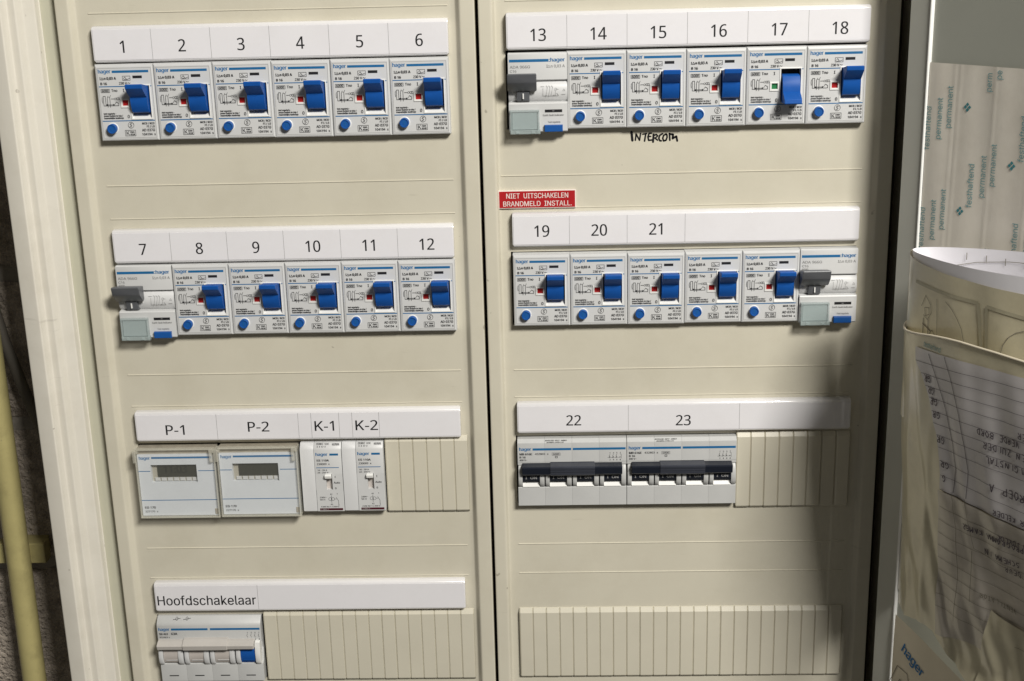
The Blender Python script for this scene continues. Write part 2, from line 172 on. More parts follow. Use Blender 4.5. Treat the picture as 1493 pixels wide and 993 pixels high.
263,95,268,139,275,171,271,204,257,214,250,223,240,230,229,236,215,239,199,241,180,241,0,198,0,198,37,195,37,180,18,154,1],[122,32,137,34,151,37,163,42,173,49,182,57,188,67,193,77,196,88,197,99,197,136,185,130,165,126,143,122,125,120,96,113,74,100,69,93,67,85,66,75,73,52,93,37]]],'b':[303,[[164,-6,148,-5,135,-2,123,3,98,22,84,42,80,42,80,0,38,0,38,364,81,364,81,228,84,228,98,247,122,266,134,271,148,274,164,275,185,273,205,267,224,258,240,245,253,228,264,209,272,187,277,162,279,135,277,108,272,83,264,60,253,41,240,25,224,11,206,2,186,-4],[157,33,173,35,187,39,200,47,210,57,219,69,226,83,231,99,233,117,234,135,233,154,231,171,226,187,219,201,210,213,200,222,188,230,173,234,157,236,141,234,127,230,115,223,105,213,96,202,89,188,84,172,81,155,81,135,81,116,84,98,89,82,96,68,105,56,116,46,128,39,142,35]]],'c':[283,[[148,-6,125,-4,103,2,83,12,66,25,52,41,40,61,31,83,26,107,24,134,26,161,31,186,40,208,52,227,66,244,83,257,103,267,125,273,148,275,186,269,218,254,243,230,258,198,216,187,207,207,193,222,173,232,148,236,131,234,116,229,104,222,93,211,84,199,77,185,73,169,70,152,69,134,70,116,73,100,77,84,84,70,93,57,104,47,116,39,131,35,148,33,173,37,193,47,208,63,217,84,259,73,244,40,219,15,186,0]]],'d':[303,[[140,-6,118,-4,98,2,80,11,64,25,50,41,39,60,31,83,26,108,24,135,26,162,31,187,39,209,50,228,64,245,80,258,98,267,118,273,140,275,156,274,169,271,181,266,205,247,219,228,222,228,222,364,266,364,266,0,223,0,223,42,219,42,205,22,180,3,169,-2,155,-5],[146,33,162,35,176,39,188,46,199,56,207,68,214,82,219,98,222,116,223,135,222,155,219,172,214,188,207,202,199,213,188,223,176,230,162,234,146,236,130,234,116,230,103,222,93,213,84,201,77,187,73,171,70,154,69,135,70,117,73,99,78,83,84,69,93,57,104,47,116,39,130,35]]],'e':[289,[[151,-6,126,-4,104,2,84,12,66,25,51,41,40,61,31,83,26,107,24,133,26,160,31,185,40,207,51,227,65,243,82,257,102,267,123,273,147,275,190,267,204,261,216,253,228,244,239,232,248,218,255,201,261,183,264,162,265,139,265,121,53,121,53,158,242,158,221,144,220,162,217,177,213,192,206,205,198,215,188,224,176,231,162,235,147,236,131,235,117,231,105,224,94,215,85,205,78,193,73,179,70,165,69,151,69,127,70,108,73,91,79,76,87,63,96,52,108,44,121,38,136,34,152,33,181,38,204,52,218,75,261,65,256,51,249,39,239,28,228,18,216,10,202,3,186,-2,170,-5]]],'f':[181,[[163,271,163,234,5,234,5,271],[58,0,58,308,59,323,62,336,68,347,76,357,86,365,97,371,134,379,159,376,173,372,162,335,154,337,139,339,127,338,117,334,110,329,105,321,102,311,101,299,101,0]]],'g':[304,[[148,-108,129,-107,111,-104,96,-100,59,-79,36,-50,72,-29,87,-47,110,-63,148,-70,168,-68,186,-62,202,-54,213,-41,220,-25,222,-4,222,49,219,49,205,30,180,11,169,7,155,4,139,3,118,5,99,10,81,19,64,31,51,46,39,64,31,86,26,110,24,137,26,163,31,188,39,210,50,229,64,245,80,258,99,267,118,273,140,275,156,274,170,271,181,266,206,247,220,228,224,228,224,271,266,271,266,-6,264,-28,259,-48,250,-64,239,-78,224,-89,208,-97,189,-103,169,-106],[146,42,162,43,176,47,188,54,199,62,207,73,214,86,219,102,222,119,223,138,222,156,
219,173,214,189,208,202,199,214,189,223,176,230,162,234,146,236,130,234,116,230,104,223,93,213,84,201,78,187,73,172,70,155,69,138,70,119,73,103,78,88,85,74,93,63,104,54,116,48,130,44]]],'h':[293,[[81,162,81,0,38,0,38,364,81,364,81,205,73,205,83,228,94,246,109,259,125,268,143,273,162,275,180,273,196,270,211,263,224,255,235,243,243,229,250,213,254,194,255,172,255,0,212,0,212,168,210,188,204,204,195,217,183,227,168,233,150,235,137,234,126,231,115,227,105,220,97,212,90,202,85,190,82,177]]],'i':[119,[[38,0,38,271,81,271,81,0],[60,316,52,317,45,320,38,325,33,331,31,338,30,345,31,353,33,360,38,366,45,370,52,373,60,374,68,373,75,370,81,366,86,360,89,353,90,345,89,338,86,331,81,325,75,320,68,317]]],'j':[119,[[38,271,81,271,81,-21,80,-37,77,-52,73,-65,66,-76,57,-85,46,-92,34,-98,19,-101,3,-102,-7,-102,-7,-62,1,-62,13,-61,22,-57,29,-51,34,-43,37,-33,38,-21],[60,316,52,317,45,320,38,325,33,331,30,338,29,345,30,353,33,360,38,366,45,370,52,373,60,374,68,373,75,370,81,366,86,360,89,353,90,345,89,338,86,331,81,325,75,320,68,317]]],'k':[272,[[79,98,79,151,86,151,203,271,257,271,131,142,127,142],[38,0,38,364,81,364,81,0],[210,0,106,133,137,163,266,0]]],'l':[135,[[100,-2,80,0,65,5,53,14,44,27,39,42,38,60,38,364,81,364,81,71,86,45,90,40,96,38,104,37,115,38,121,39,129,2,116,-1]]],'m':[436,[[38,0,38,271,80,271,80,211,77,211,81,225,87,237,95,247,123,269,157,276,175,274,192,268,205,258,216,244,224,229,229,211,223,211,227,223,233,235,241,245,272,268,312,276,327,275,342,271,355,266,367,258,378,247,386,235,393,220,397,202,398,182,398,0,354,0,354,181,352,199,347,213,338,223,326,231,313,235,299,236,287,235,277,233,267,228,247,207,240,177,240,0,196,0,196,186,194,200,189,212,181,222,170,230,157,235,142,236,113,229,104,223,96,216,90,207,85,196,82,184,81,170,81,0]]],'n':[293,[[81,162,81,0,38,0,38,271,80,271,80,205,73,205,83,228,94,246,109,259,125,268,143,273,162,275,180,273,196,270,211,263,224,255,234,243,243,229,250,213,254,194,255,172,255,0,212,0,212,168,210,188,204,204,195,217,183,227,168,233,150,235,137,234,126,231,115,227,105,220,97,212,90,202,85,190,82,177]]],'o':[297,[[148,-6,125,-4,103,2,83,12,66,25,52,41,40,61,31,83,26,107,24,134,26,161,31,186,40,208,52,227,66,244,83,257,103,267,125,273,148,275,172,273,194,267,213,257,231,244,245,227,257,208,265,186,271,161,272,134,271,107,265,83,257,61,245,41,231,25,213,12,194,2,172,-4],[148,33,165,35,180,39,193,47,204,57,213,70,219,84,224,100,227,116,228,134,227,152,224,169,219,184,213,199,204,211,193,222,180,229,165,234,148,236,131,234,116,229,104,222,93,211,84,199,77,185,73,169,70,152,69,134,70,116,73,100,77,84,84,70,93,57,104,47,116,39,131,35]]],'p':[303,[[38,-102,38,271,80,271,80,228,84,228,98,247,122,266,134,271,148,274,164,275,185,273,205,267,224,258,240,245,253,228,264,209,272,187,277,162,279,135,277,108,272,83,264,60,253,41,240,25,224,11,206,2,186,-4,164,-6,148,-5,135,-2,123,3,99,22,84,42,81,42,81,-102],[157,33,173,35,187,39,200,47,210,57,219,69,226,83,231,99,233,117,234,135,233,154,231,171,226,187,219,201,210,213,200,222,188,230,
173,234,157,236,141,234,127,230,115,223,105,213,96,202,89,188,84,172,81,155,81,135,81,116,84,98,89,82,96,68,105,56,116,46,128,39,142,35]]],'r':[185,[[38,0,38,271,80,271,80,229,82,229,89,242,98,253,109,262,122,269,137,274,152,275,164,275,174,274,174,230,164,232,148,233,136,232,124,229,114,225,104,219,96,211,90,203,85,193,82,181,81,169,81,0]]],'s':[261,[[130,-6,112,-5,95,-2,80,2,66,9,54,17,44,27,36,39,30,52,25,67,67,76,72,62,79,51,89,43,100,37,114,34,130,32,147,34,162,38,175,45,184,53,190,63,192,73,190,82,187,90,182,97,174,103,164,107,151,111,107,121,84,128,66,137,52,149,42,162,35,178,33,196,35,211,39,224,46,237,56,248,68,257,82,265,98,270,115,274,134,275,151,274,167,271,181,266,194,260,205,252,214,242,232,207,192,198,187,208,181,217,173,226,163,232,150,236,134,238,119,236,105,233,94,226,85,218,79,209,78,198,79,189,82,181,89,174,123,159,164,150,187,143,205,134,219,122,229,109,235,94,237,76,235,61,231,47,223,34,213,22,201,13,186,5,169,-1,150,-5]]],'t':[162,[[146,271,146,234,5,234,5,271],[46,337,90,337,90,70,91,59,93,50,97,44,103,39,111,37,122,36,132,36,144,38,152,1,137,-2,120,-3,99,-1,80,5,66,15,55,29,49,46,46,66]]],'u':[293,[[130,-4,113,-2,97,1,82,8,69,17,58,28,49,42,43,59,39,78,38,99,38,271,81,271,81,103,83,83,89,67,98,54,110,44,125,38,143,36,156,37,167,40,178,44,188,51,196,59,202,69,208,81,211,94,212,109,212,271,255,271,255,0,213,0,213,66,220,66,210,43,198,25,184,12,167,3,150,-2]]],'v':[278,[[116,0,12,271,60,271,118,111,134,62,147,15,131,15,145,62,160,111,218,271,265,271,162,0]]],'x':[271,[[15,0,122,156,122,122,20,271,71,271,105,218,128,181,148,147,125,147,145,181,167,218,201,271,251,271,149,121,149,153,256,0,205,0,165,61,143,97,123,130,146,130,127,97,106,61,65,0]]],'y':[278,[[34,-99,44,-61,51,-62,74,-64,93,-53,108,-25,116,-1,12,271,60,271,118,111,133,62,147,15,131,15,145,62,160,111,218,271,265,271,146,-41,126,-76,100,-97,65,-104,46,-102]]],'-':[164,[[20,117,20,156,144,156,144,117]]],'.':[134,[[68,-3,60,-2,52,1,45,6,40,13,36,21,35,29,36,38,40,46,45,52,52,58,60,61,68,62,77,61,84,58,91,52,97,46,100,38,101,29,100,21,97,13,91,6,84,1,77,-2]]],',':[134,[[27,-85,48,51,98,51,60,-85]]],':':[134,[[68,-3,60,-2,52,1,45,6,40,13,36,21,35,29,36,38,40,46,45,52,52,58,60,61,68,62,77,61,84,58,91,52,97,46,100,38,101,29,100,21,97,13,91,6,84,1,77,-2],[68,193,60,195,52,198,45,203,40,210,36,217,35,226,36,235,40,242,45,249,52,254,60,258,68,259,77,258,84,254,91,249,97,242,100,235,101,226,100,217,97,210,91,203,84,198,77,195]]],'/':[178,[[168,381,51,-55,10,-55,127,381]]],'~':[291,[[137,162,107,173,83,176,74,175,64,172,53,167,25,146,25,186,53,206,87,213,116,210,154,197,184,186,207,183,217,184,227,187,237,191,265,213,265,174,238,153,204,146,175,149]]],'(':[195,[[64,148,72,231,94,315,126,385,169,385,136,306,115,224,108,148,115,82,134,12,169,-69,126,-69,112,-42,99,-15,88,12,80,39,73,66,68,94,65,121]]],')':[195,[[27,-69,61,13,81,83,87,148,80,224,59,306,27,385,69,385,101,315,123,231,131,148,130,120,127,93,122,65,115,38,106,11,96,-16,83,-42,69,-69]]],'|':[281,[[122,387,159,387,159,
-123,122,-123]]]}
# ------------------------------------------------------------------ mesh helpers
class MB:
    def __init__(s): s.v = []; s.f = []
    def add(s, vs, fs):
        o = len(s.v); s.v += [tuple(p) for p in vs]; s.f += [tuple(i+o for i in q) for q in fs]
    def box(s, x0, x1, y0, y1, z0, z1, c=0.0):
        """y0 nearest the viewer; c chamfers the front edges"""
        if x0 > x1: x0, x1 = x1, x0
        if z0 > z1: z0, z1 = z1, z0
        if c <= 0:
            s.add([(x0,y0,z0),(x1,y0,z0),(x1,y0,z1),(x0,y0,z1),(x0,y1,z0),(x1,y1,z0),(x1,y1,z1),(x0,y1,z1)],
                  [(0,1,2,3),(5,4,7,6),(4,0,3,7),(1,5,6,2),(3,2,6,7),(4,5,1,0)])
        else:
            a = [(x0+c,y0,z0+c),(x1-c,y0,z0+c),(x1-c,y0,z1-c),(x0+c,y0,z1-c)]
            k = c*.3
            a2 = [(x0+k,y0+k,z0+k),(x1-k,y0+k,z0+k),(x1-k,y0+k,z1-k),(x0+k,y0+k,z1-k)]
            b = [(x0,y0+c,z0),(x1,y0+c,z0),(x1,y0+c,z1),(x0,y0+c,z1)]
            d = [(x0,y1,z0),(x1,y1,z0),(x1,y1,z1),(x0,y1,z1)]
            f = [(0,1,2,3)]
            for L in (0, 4, 8):
                for i in range(4):
                    j = (i+1) % 4; f.append((L+i, L+4+i, L+4+j, L+j))
            f.append((15,14,13,12))
            s.add(a+a2+b+d, f)
    def flat(s, x0, x1, z0, z1, y):
        s.add([(x0,y,z0),(x1,y,z0),(x1,y,z1),(x0,y,z1)], [(0,1,2,3)])
    def frame(s, x0, x1, z0, z1, t, y):
        if z0 > z1: z0, z1 = z1, z0
        s.flat(x0,x1,z0,z0+t,y); s.flat(x0,x1,z1-t,z1,y); s.flat(x0,x0+t,z0+t,z1-t,y); s.flat(x1-t,x1,z0+t,z1-t,y)
    def line(s, x0, z0, x1, z1, t, y):
        d = Vector((x1-x0, z1-z0)); L = d.length
        if L < 1e-6: return
        n = Vector((-d.y, d.x))/L*t*.5
        s.add([(x0-n.x,y,z0-n.y),(x1-n.x,y,z1-n.y),(x1+n.x,y,z1+n.y),(x0+n.x,y,z0+n.y)], [(0,1,2,3)])
    def poly(s, pts, t, y):
        for a, b in zip(pts, pts[1:]): s.line(a[0], a[1], b[0], b[1], t, y)
        for a in pts[1:-1]: s.disc(a[0], a[1], t*.5, y, 8)
    def disc(s, x, z, r, y, n=16):
        s.add([(x+r*math.cos(2*math.pi*i/n), y, z+r*math.sin(2*math.pi*i/n)) for i in range(n)], [tuple(range(n))])
    def ring(s, x, z, r, t, y, n=20):
        vs = []
        for i in range(n):
            a = 2*math.pi*i/n
            for q in (r-t*.5, r+t*.5): vs.append((x+q*math.cos(a), y, z+q*math.sin(a)))
        s.add(vs, [(2*i, (2*i+2) % (2*n), (2*i+3) % (2*n), 2*i+1) for i in range(n)])
    def prism(s, prof, x0, x1, c=0.0):
        """closed profile of (y, z) points extruded along x, ends inset by c"""
        n = len(prof)
        cy = sum(p[0] for p in prof)/n; cz = sum(p[1] for p in prof)/n
        def ins(k): return [(p[0]+(cy-p[0])*k, p[1]+(cz-p[1])*k) for p in prof]
        if c > 0:
            ext = max(max(abs(p[0]-cy), abs(p[1]-cz)) for p in prof); k = c/ext
            rings = [(x0, ins(k)), (x0+c, prof), (x1-c, prof), (x1, ins(k))]
        else: rings = [(x0, prof), (x1, prof)]
        vs = []; fs = []
        for x, pr in rings: vs += [(x, p[0], p[1]) for p in pr]
        for r in range(len(rings)-1):
            for i in range(n):
                j = (i+1) % n; fs.append((r*n+i, r*n+j, (r+1)*n+j, (r+1)*n+i))
        fs.append(tuple(range(n))[::-1]); L = (len(rings)-1)*n; fs.append(tuple(range(L, L+n)))
        s.add(vs, fs)
    def prism_z(s, prof, z0, z1):
        """closed profile of (x, y) extruded along z"""
        n = len(prof)
        vs = [(p[0], p[1], z0) for p in prof]+[(p[0], p[1], z1) for p in prof]
        fs = [(i, (i+1) % n, n+(i+1) % n, n+i) for i in range(n)]+[tuple(range(n))[::-1], tuple(range(n, 2*n))]
        s.add(vs, fs)
    def sheet_z(s, prof, z0, z1, nz=1):
        n = len(prof)
        vs = []
        for k in range(nz+1): vs += [(p[0], p[1], z0+(z1-z0)*k/nz) for p in prof]
        s.add(vs, [(k*n+i, k*n+i+1, (k+1)*n+i+1, (k+1)*n+i) for k in range(nz) for i in range(n-1)])
    def cyl_y(s, x, z, r, y0, y1, n=28, c=0.3, dish=0.0):
        vs = []; fs = []
        rings = [(r-c*1.0, y0), (r-c*.3, y0+c*.3), (r, y0+c), (r, y1)]
        if dish: rings = [(r-c*2.2, y0+dish), (r-c*1.7, y0)]+rings[0:]
        for q, y in rings:
            vs += [(x+q*math.cos(2*math.pi*i/n), y, z+q*math.sin(2*math.pi*i/n)) for i in range(n)]
        for k in range(len(rings)-1):
            for i in range(n):
                j = (i+1) % n; fs.append((k*n+i, k*n+j, (k+1)*n+j, (k+1)*n+i))
        fs.append(tuple(range(n)))
        s.add(vs, fs)
    def tube(s, pts, r, n=14):
        vs = []; fs = []
        P = [Vector(p) for p in pts]
        for i, p in enumerate(P):
            t = (P[min(i+1, len(P)-1)]-P[max(i-1, 0)]).normalized()
            a = t.cross(Vector((0, 1, 0))).normalized(); b = t.cross(a)
            vs += [tuple(p+a*r*math.cos(2*math.pi*k/n)+b*r*math.sin(2*math.pi*k/n)) for k in range(n)]
        for i in range(len(P)-1):
            for k in range(n):
                j = (k+1) % n; fs.append((i*n+k, i*n+j, (i+1)*n+j, (i+1)*n+k))
        fs.append(tuple(range(n))); fs.append(tuple(range((len(P)-1)*n, len(P)*n)))
        s.add(vs, fs)
    def text(s, t, x, z, size, y, align='L', sx=1.0, width=None, bold=0.0, slant=0.0):
        if size < 1.9: bold += .11
        """size is the capital height in mm; z the baseline"""
        k = size/0.727/500.0
        adv = sum(GL[c][0] if c in GL else 140 for c in t)*k
        if width: sx = width/adv
        adv *= sx
        x0 = x-(adv if align == 'R' else adv/2 if align == 'C' else 0)
        for c in t:
            if c in GL:
                a, polys = GL[c]
                tv, tf = glyph_tris(c)
                for q in ((0,) if bold == 0 else (-bold/2, bold/2)):
                    s.add([(x0+(p[0]+p[1]*slant)*k*sx+q, y-(0.004 if q > 0 else 0), z+p[1]*k) for p in tv], tf)
                x0 += a*k*sx
            else: x0 += 140*k*sx
    def map(s, fn): s.v = [tuple(fn(*p)) for p in s.v]; return s
    def build(s, name, m, parent=None, smooth=False, fix=False):
        me = bpy.data.meshes.new(name)
        me.from_pydata([(p[0]*S, p[1]*S, p[2]*S) for p in s.v], [], s.f)
        if fix:
            bm = bmesh.new(); bm.from_mesh(me); bmesh.ops.recalc_face_normals(bm, faces=bm.faces); bm.to_mesh(me); bm.free()
        me.materials.append(m)
        if smooth:
            for p in me.polygons: p.use_smooth = True
            if smooth is not True: me.set_sharp_from_angle(angle=R(smooth))
        o = bpy.data.objects.new(name, me); C.objects.link(o)
        if parent: o.parent = parent
        return o
_gt = {}
def glyph_tris(c):
    if c in _gt: return _gt[c]
    loops = []
    for fl in GL[c][1]: loops.append([Vector((fl[i], fl[i+1], 0)) for i in range(0, len(fl), 2)])
    def inside(p, L):
        r = False
        for a, b in zip(L, L[1:]+L[:1]):
            if (a.y > p.y) != (b.y > p.y) and p.x < (b.x-a.x)*(p.y-a.y)/(b.y-a.y)+a.x: r = not r
        return r
    outs = [L for L in loops if sum(inside(L[0], K) for K in loops if K is not L) % 2 == 0]
    V = []; F = []
    for o in outs:
        grp = [o]+[L for L in loops if L is not o and L not in outs and inside(L[0], o)]
        flat = [p for L in grp for p in L]
        b = len(V)
        V += [(p.x, p.y) for p in flat]
        F += [tuple(b+i for i in t) for t in tessellate_polygon(grp)]
    _gt[c] = (V, F)
    return _gt[c]

def tag(o, label=None, cat=None, group=None, kind=None):
    if label: o['label'] = label
    if cat: o['category'] = cat
    if group: o['group'] = group
    if kind: o['kind'] = kind
    return o
def empty(name, x, y, z, label=None, cat=None, group=None):
    o = bpy.data.objects.new(name, None); C.objects.link(o); o.location = (x*S, y*S, z*S)
    o.empty_display_size = 0.01
    return tag(o, label, cat, group)
def kids(o): return [c for c in ALLC if c.parent is o]
def copy_tree(o, parent=None):
    c = o.copy(); C.objects.link(c)
    if parent: c.parent = parent
    for ch in list(o.children): copy_tree(ch, c)
    return c
def place(proto, first, x, y, z, label, group=None):
    o = proto if first else copy_tree(proto)
    o.location = (x*S, y*S, z*S); o['label'] = label
    if group: o['group'] = group
    return o
EP = 0.05

# ================================================================== setting
# wall of rough bricks behind the cabinet
WY = 60
wall = MB(); wall.box(-420, 900, WY+2.5, WY+60, -700, 300)
wall_o = wall.build('wall', M['mortar']); tag(wall_o, kind='structure')
random.seed(4)
def brick(x0, x1, z0, z1):
    mb = MB(); n = 6
    nx = max(4, int((x1-x0)/7)); nz = max(4, int((z1-z0)/7))
    vs = []; fs = []
    for j in range(nz+1):
        for i in range(nx+1):
            e = min(i, nx-i, j, nz-j)
            y = WY + (2.2 if e == 0 else 0) + random.uniform(-.9, .9)
            vs.append((x0+(x1-x0)*i/nx+random.uniform(-.6, .6), y, z0+(z1-z0)*j/nz+random.uniform(-.6, .6)))
    for j in range(nz):
        for i in range(nx): fs.append((j*(nx+1)+i, j*(nx+1)+i+1, (j+1)*(nx+1)+i+1, (j+1)*(nx+1)+i))
    mb.add(vs, fs)
    b0 = len(vs)
    mb.box(x0+1, x1-1, WY+2.0, WY+6, z0+1, z1-1)
    return mb.build('brick', M['brick'], wall_o, smooth=True)
ztop = -42
for r in range(6):
    z1 = -42+214-r*107; z0 = z1-97
    off = (0 if r % 2 == 0 else 108)
    for k in range(3):
        x1 = -58-off+130-k*216; x0 = x1-206
        if x0 > -20: continue
        brick(x0, min(x1, 40), z0, z1)

# conduit, clamp, cable
pp = empty('conduit_pipe', -106, 36, -560, 'yellowed plastic conduit pipe running down the wall left of the cabinet', 'pipe')
mb = MB(); mb.tube([(1.6, 0, 700), (0, 0, 200), (-1.6, 0, -20)], 8.2, 24); mb.build('tube', M['pipe'], pp, smooth=60)
cl = empty('pipe_clamp', -104, 44, -341, 'yellowed clamp block holding the conduit pipe to the wall', 'clamp')
mb = MB(); mb.box(-18, 15.5, -4, 6, -7.5, 7.5, .6); mb.build('clamp_front', M['pipe'], cl, fix=True)
mb = MB(); mb.box(-13, 12, 6, 18, -5.5, 5.5, .3); mb.build('clamp_base', M['pipe'], cl, fix=True)
mb = MB(); mb.tube([(-122, 52, -60), (-112, 50, -125), (-99, 46, -186), (-90, 46, -222), (-78, 46, -262), (-66, 46, -300), (-50, 46, -345)], 3.8, 14)
o = mb.build('cable', M['cable'], smooth=60); tag(o, 'dark grey cable slanting down behind the cabinet edge', 'cable')

# ------------------------------------------------------------------ cabinet
ZT, ZB = 110, -520
cab = empty('distribution_cabinet', 210, 40, ZB, 'cream metal distribution cabinet with stepped frame around two breaker columns', 'cabinet')
def abs_child(mb, name, m, root, **k):
    l = root.location/S
    mb.map(lambda x, y, z: (x-l.x, y-l.y, z-l.z))
    return mb.build(name, m, root, **k)
mb = MB()
def rnd(pts, r=0.8):
    """round the corners of an open polyline of (x, y)"""
    out = [pts[0]]
    for a, b, c in zip(pts, pts[1:], pts[2:]):
        A = Vector(a); B = Vector(b); D = Vector(c)
        l1 = min(r, (A-B).length*.45); l2 = min(r, (D-B).length*.45)
        p = B+(A-B).normalized()*l1; q = B+(D-B).normalized()*l2
        for t in (0, .25, .5, .75, 1):
            out.append(tuple(p*(1-t)**2+B*2*t*(1-t)+q*t*t))
    out.append(pts[-1]); return out
left_prof = rnd([(-57.5, 58), (-60.6, -9), (-59.8, -12.6), (-48.9, -14.8), (-46.9, -9.0), (-41.9, -9.9), (-39.3, -5.2), (-32.2, -3.6), (-31.6, 2.2), (-20.6, 2.2)], 1.0)
mb.sheet_z(left_prof[:-1], ZT, ZB, 1)
abs_child(mb, 'side_frame', M['frame'], cab, smooth=40)
mb = MB(); mb.sheet_z([(-31.5, 2.1), (-20.3, 2.2), (-20.3, 26)], ZT, ZB)
abs_child(mb, 'inner_rail', M['rail'], cab)
right_prof = [(487, 26), (486.6, -3), (489, -6), (500, -6), (501, -12), (514, -12), (516, 58)]
mb = MB(); mb.sheet_z(rnd(right_prof, 1.2), ZT, ZB, 1)
abs_child(mb, 'side_frame', M['frame'], cab, smooth=40)
mb = MB(); mb.box(-58, 515, 26, 58, ZB, ZT)
abs_child(mb, 'back_box', M['gap'], cab)
mb = MB(); mb.box(-60, 515, -12, 56, ZT, ZT+14, 1.5)
abs_child(mb, 'top_frame', M['frame'], cab)
mb = MB(); mb.box(-60, 515, -12, 56, ZB-14, ZB, 1.5)
abs_child(mb, 'bottom_frame', M['frame'], cab)

# ------------------------------------------------------------------ covers
def make_cover(xl0, xl1, xl2, xr2, xr1, xr0, holes, ridges, label, name='cover_plate'):
    """flange outer/inner edge, slope foot at both sides; holes (x0,x1,z0,z1)"""
    root = empty(name, (xl0+xr0)/2, 0, ZB+5, label, 'cover plate', 'cream cover plates over the breaker rows')
    FY = -4.0
    zt, zb = ZT-6, ZB+6
    lp = rnd([(xl0, 24), (xl0, FY+.4), (xl0+.5, FY), (xl1, FY), (xl1+.9, FY+.6), (xl2, -.15), (xl2+2.5, 0), (xl2+4, 0)], .9)
    rp = rnd([(xr2-7, 0), (xr2-2.5, -.05), (xr2, -.5), (xr1-.3, FY+.5), (xr1+.5, FY), (xr0-.4, FY), (xr0, FY+.4), (xr0, 24)], .8)
    X0 = xl2+4; X1 = xr2-7
    mb = MB(); mb.sheet_z(lp, zt, zb); mb.sheet_z(rp, zt, zb)
    for s_ in (0, 1):
        pass
    abs_child(mb, 'flange', M['cover'], root, smooth=35)
    xs = sorted({X0, X1, *[h[0] for h in holes], *[h[1] for h in holes]})
    zs = sorted({zb, zt, *[h[2] for h in holes], *[h[3] for h in holes]})
    mb = MB()
    for i in range(len(xs)-1):
        for j in range(len(zs)-1):
            cx = (xs[i]+xs[i+1])/2; cz = (zs[j]+zs[j+1])/2
            if any(h[0] < cx < h[1] and h[2] < cz < h[3] for h in holes): continue
            mb.flat(xs[i], xs[i+1], zs[j], zs[j+1], 0)
    for h in holes:
        x0, x1, z0, z1 = h; d = 6
        mb.add([(x0,0,z0),(x1,0,z0),(x1,0,z1),(x0,0,z1),(x0,d,z0),(x1,d,z0),(x1,d,z1),(x0,d,z1)], [(0,4,5,1),(1,5,6,2),(2,6,7,3),(3,7,4,0)])
    abs_child(mb, 'panel', M['cover'], root)
    for (x0, x1, z) in ridges:
        mb = MB(); mb.prism([(-.0, z+.45), (-.42, z+.12), (-.42, z-.12), (0, z-.55)], x0, x1, .3)
        abs_child(mb, 'ridge', M['cover'], root, fix=True)
    return root
ZR = [0, -123.4, -245.0, -369.2]          # tops of the device faces, left column
ZQ = [1.5, -121.3, -243.3, -366.5]        # right column
XQ = 247.8
lh = [(-.4, 213.8, ZR[0]-46.1, ZR[0]+.8), (-.4, 213.8, ZR[1]-46.6, ZR[1]+.8), (-.6, 162.5, ZR[2]-47.6, ZR[2]+.8), (-.4, 73.5, ZR[3]-48.2, ZR[3]+.8)]
rh = [(XQ-1.4, XQ+213.4, ZQ[0]-46.2, ZQ[0]+.8), (XQ-1.1, XQ+213.4, ZQ[1]-46.6, ZQ[1]+.8), (XQ-.9, XQ+141.5, ZQ[2]-46.2, ZQ[2]+.9)]
lr = [(-2, 213, z) for z in (29.4, -74.5, -95.3, -197.3, -218.6, -319.2, -341.0, -443)]
rr = [(XQ-6 if z in (-73.0,) else XQ-1, XQ+213.5, z) for z in (31.0, -73.0, -93.2, -197.8, -216.0, -318.9, -340.0, -443)]
cover_l = make_cover(-20.3, -12.6, -9.4, 217.4, 220.0, 229.0, lh, lr, 'left cream cover plate of the left column, holding the timers and main switch')
cover_r = make_cover(231.0, 238.6, 240.6, 466.8, 469.8, 478.4, rh, rr, 'right cream cover plate of the right column, with INTERCOM written on it', name='cover_plate')

# small moulded button near strips, bottom lugs
# ------------------------------------------------------------------ label strips
def strip(x0, x1, z0, z1, seps, texts, label, tilt=0.0):
    r = empty('label_strip', x0, -.2, z0, label, 'label strip', 'white label strips above the device rows')
    w_ = x1-x0; h = z1-z0
    # card holder: shallow curved body, glossy bevelled edges
    mb = MB(); mb.prism([(0, 0), (-3.6, .1), (-4.6, .9), (-4.7, 2.0), (-4.7, h-2.4), (-4.6, h-1.8), (-4.35, h-1.25), (-3.95, h-.75), (-3.4, h-.35), (-2.7, h-.1), (0, h)], 0, w_, .8)
    mb.build('holder', M['striplens'], r, smooth=32, fix=True)
    mb = MB(); mb.box(.7, w_-.7, -4.9, -4.6, 1.6, h-2.2)
    mb.build('card', M['strip'], r)
    if seps:
        for s_ in seps:
            mb = MB(); mb.flat(s_-x0-.11, s_-x0+.11, 1.6, h-2.0, -4.96); mb.build('cell_line', M['faint'], r)
    for (t, cx, zb, size, kw) in texts:
        mb = MB(); mb.text(t, cx-x0, zb-z0, size, -4.98, 'C', bold=.2, **kw)
        mb.build('number_lettering' if any(c.isdigit() for c in t) else 'lettering', M['black'], r)
    return r
W2 = 35.4
NS = 7.1
def rowtexts(nums, x0, zb, dx=0): return [(str(n), x0+W2*(i+.5)+dx, zb, NS, dict(sx=.91)) for i, n in enumerate(nums)]
strip(.4, 213, .7, 22.3, [W2*i+.6 for i in range(1, 6)], rowtexts(range(1, 7), .4, 6.5, .6), 'white label strip at the top of the left column, numbered one to six')
strip(-.6, 211.8, -122.8, -101.2, [W2*i for i in range(1, 6)], rowtexts(range(7, 13), -.2, -117.1, .4), 'white label strip of the left column numbered seven to twelve')
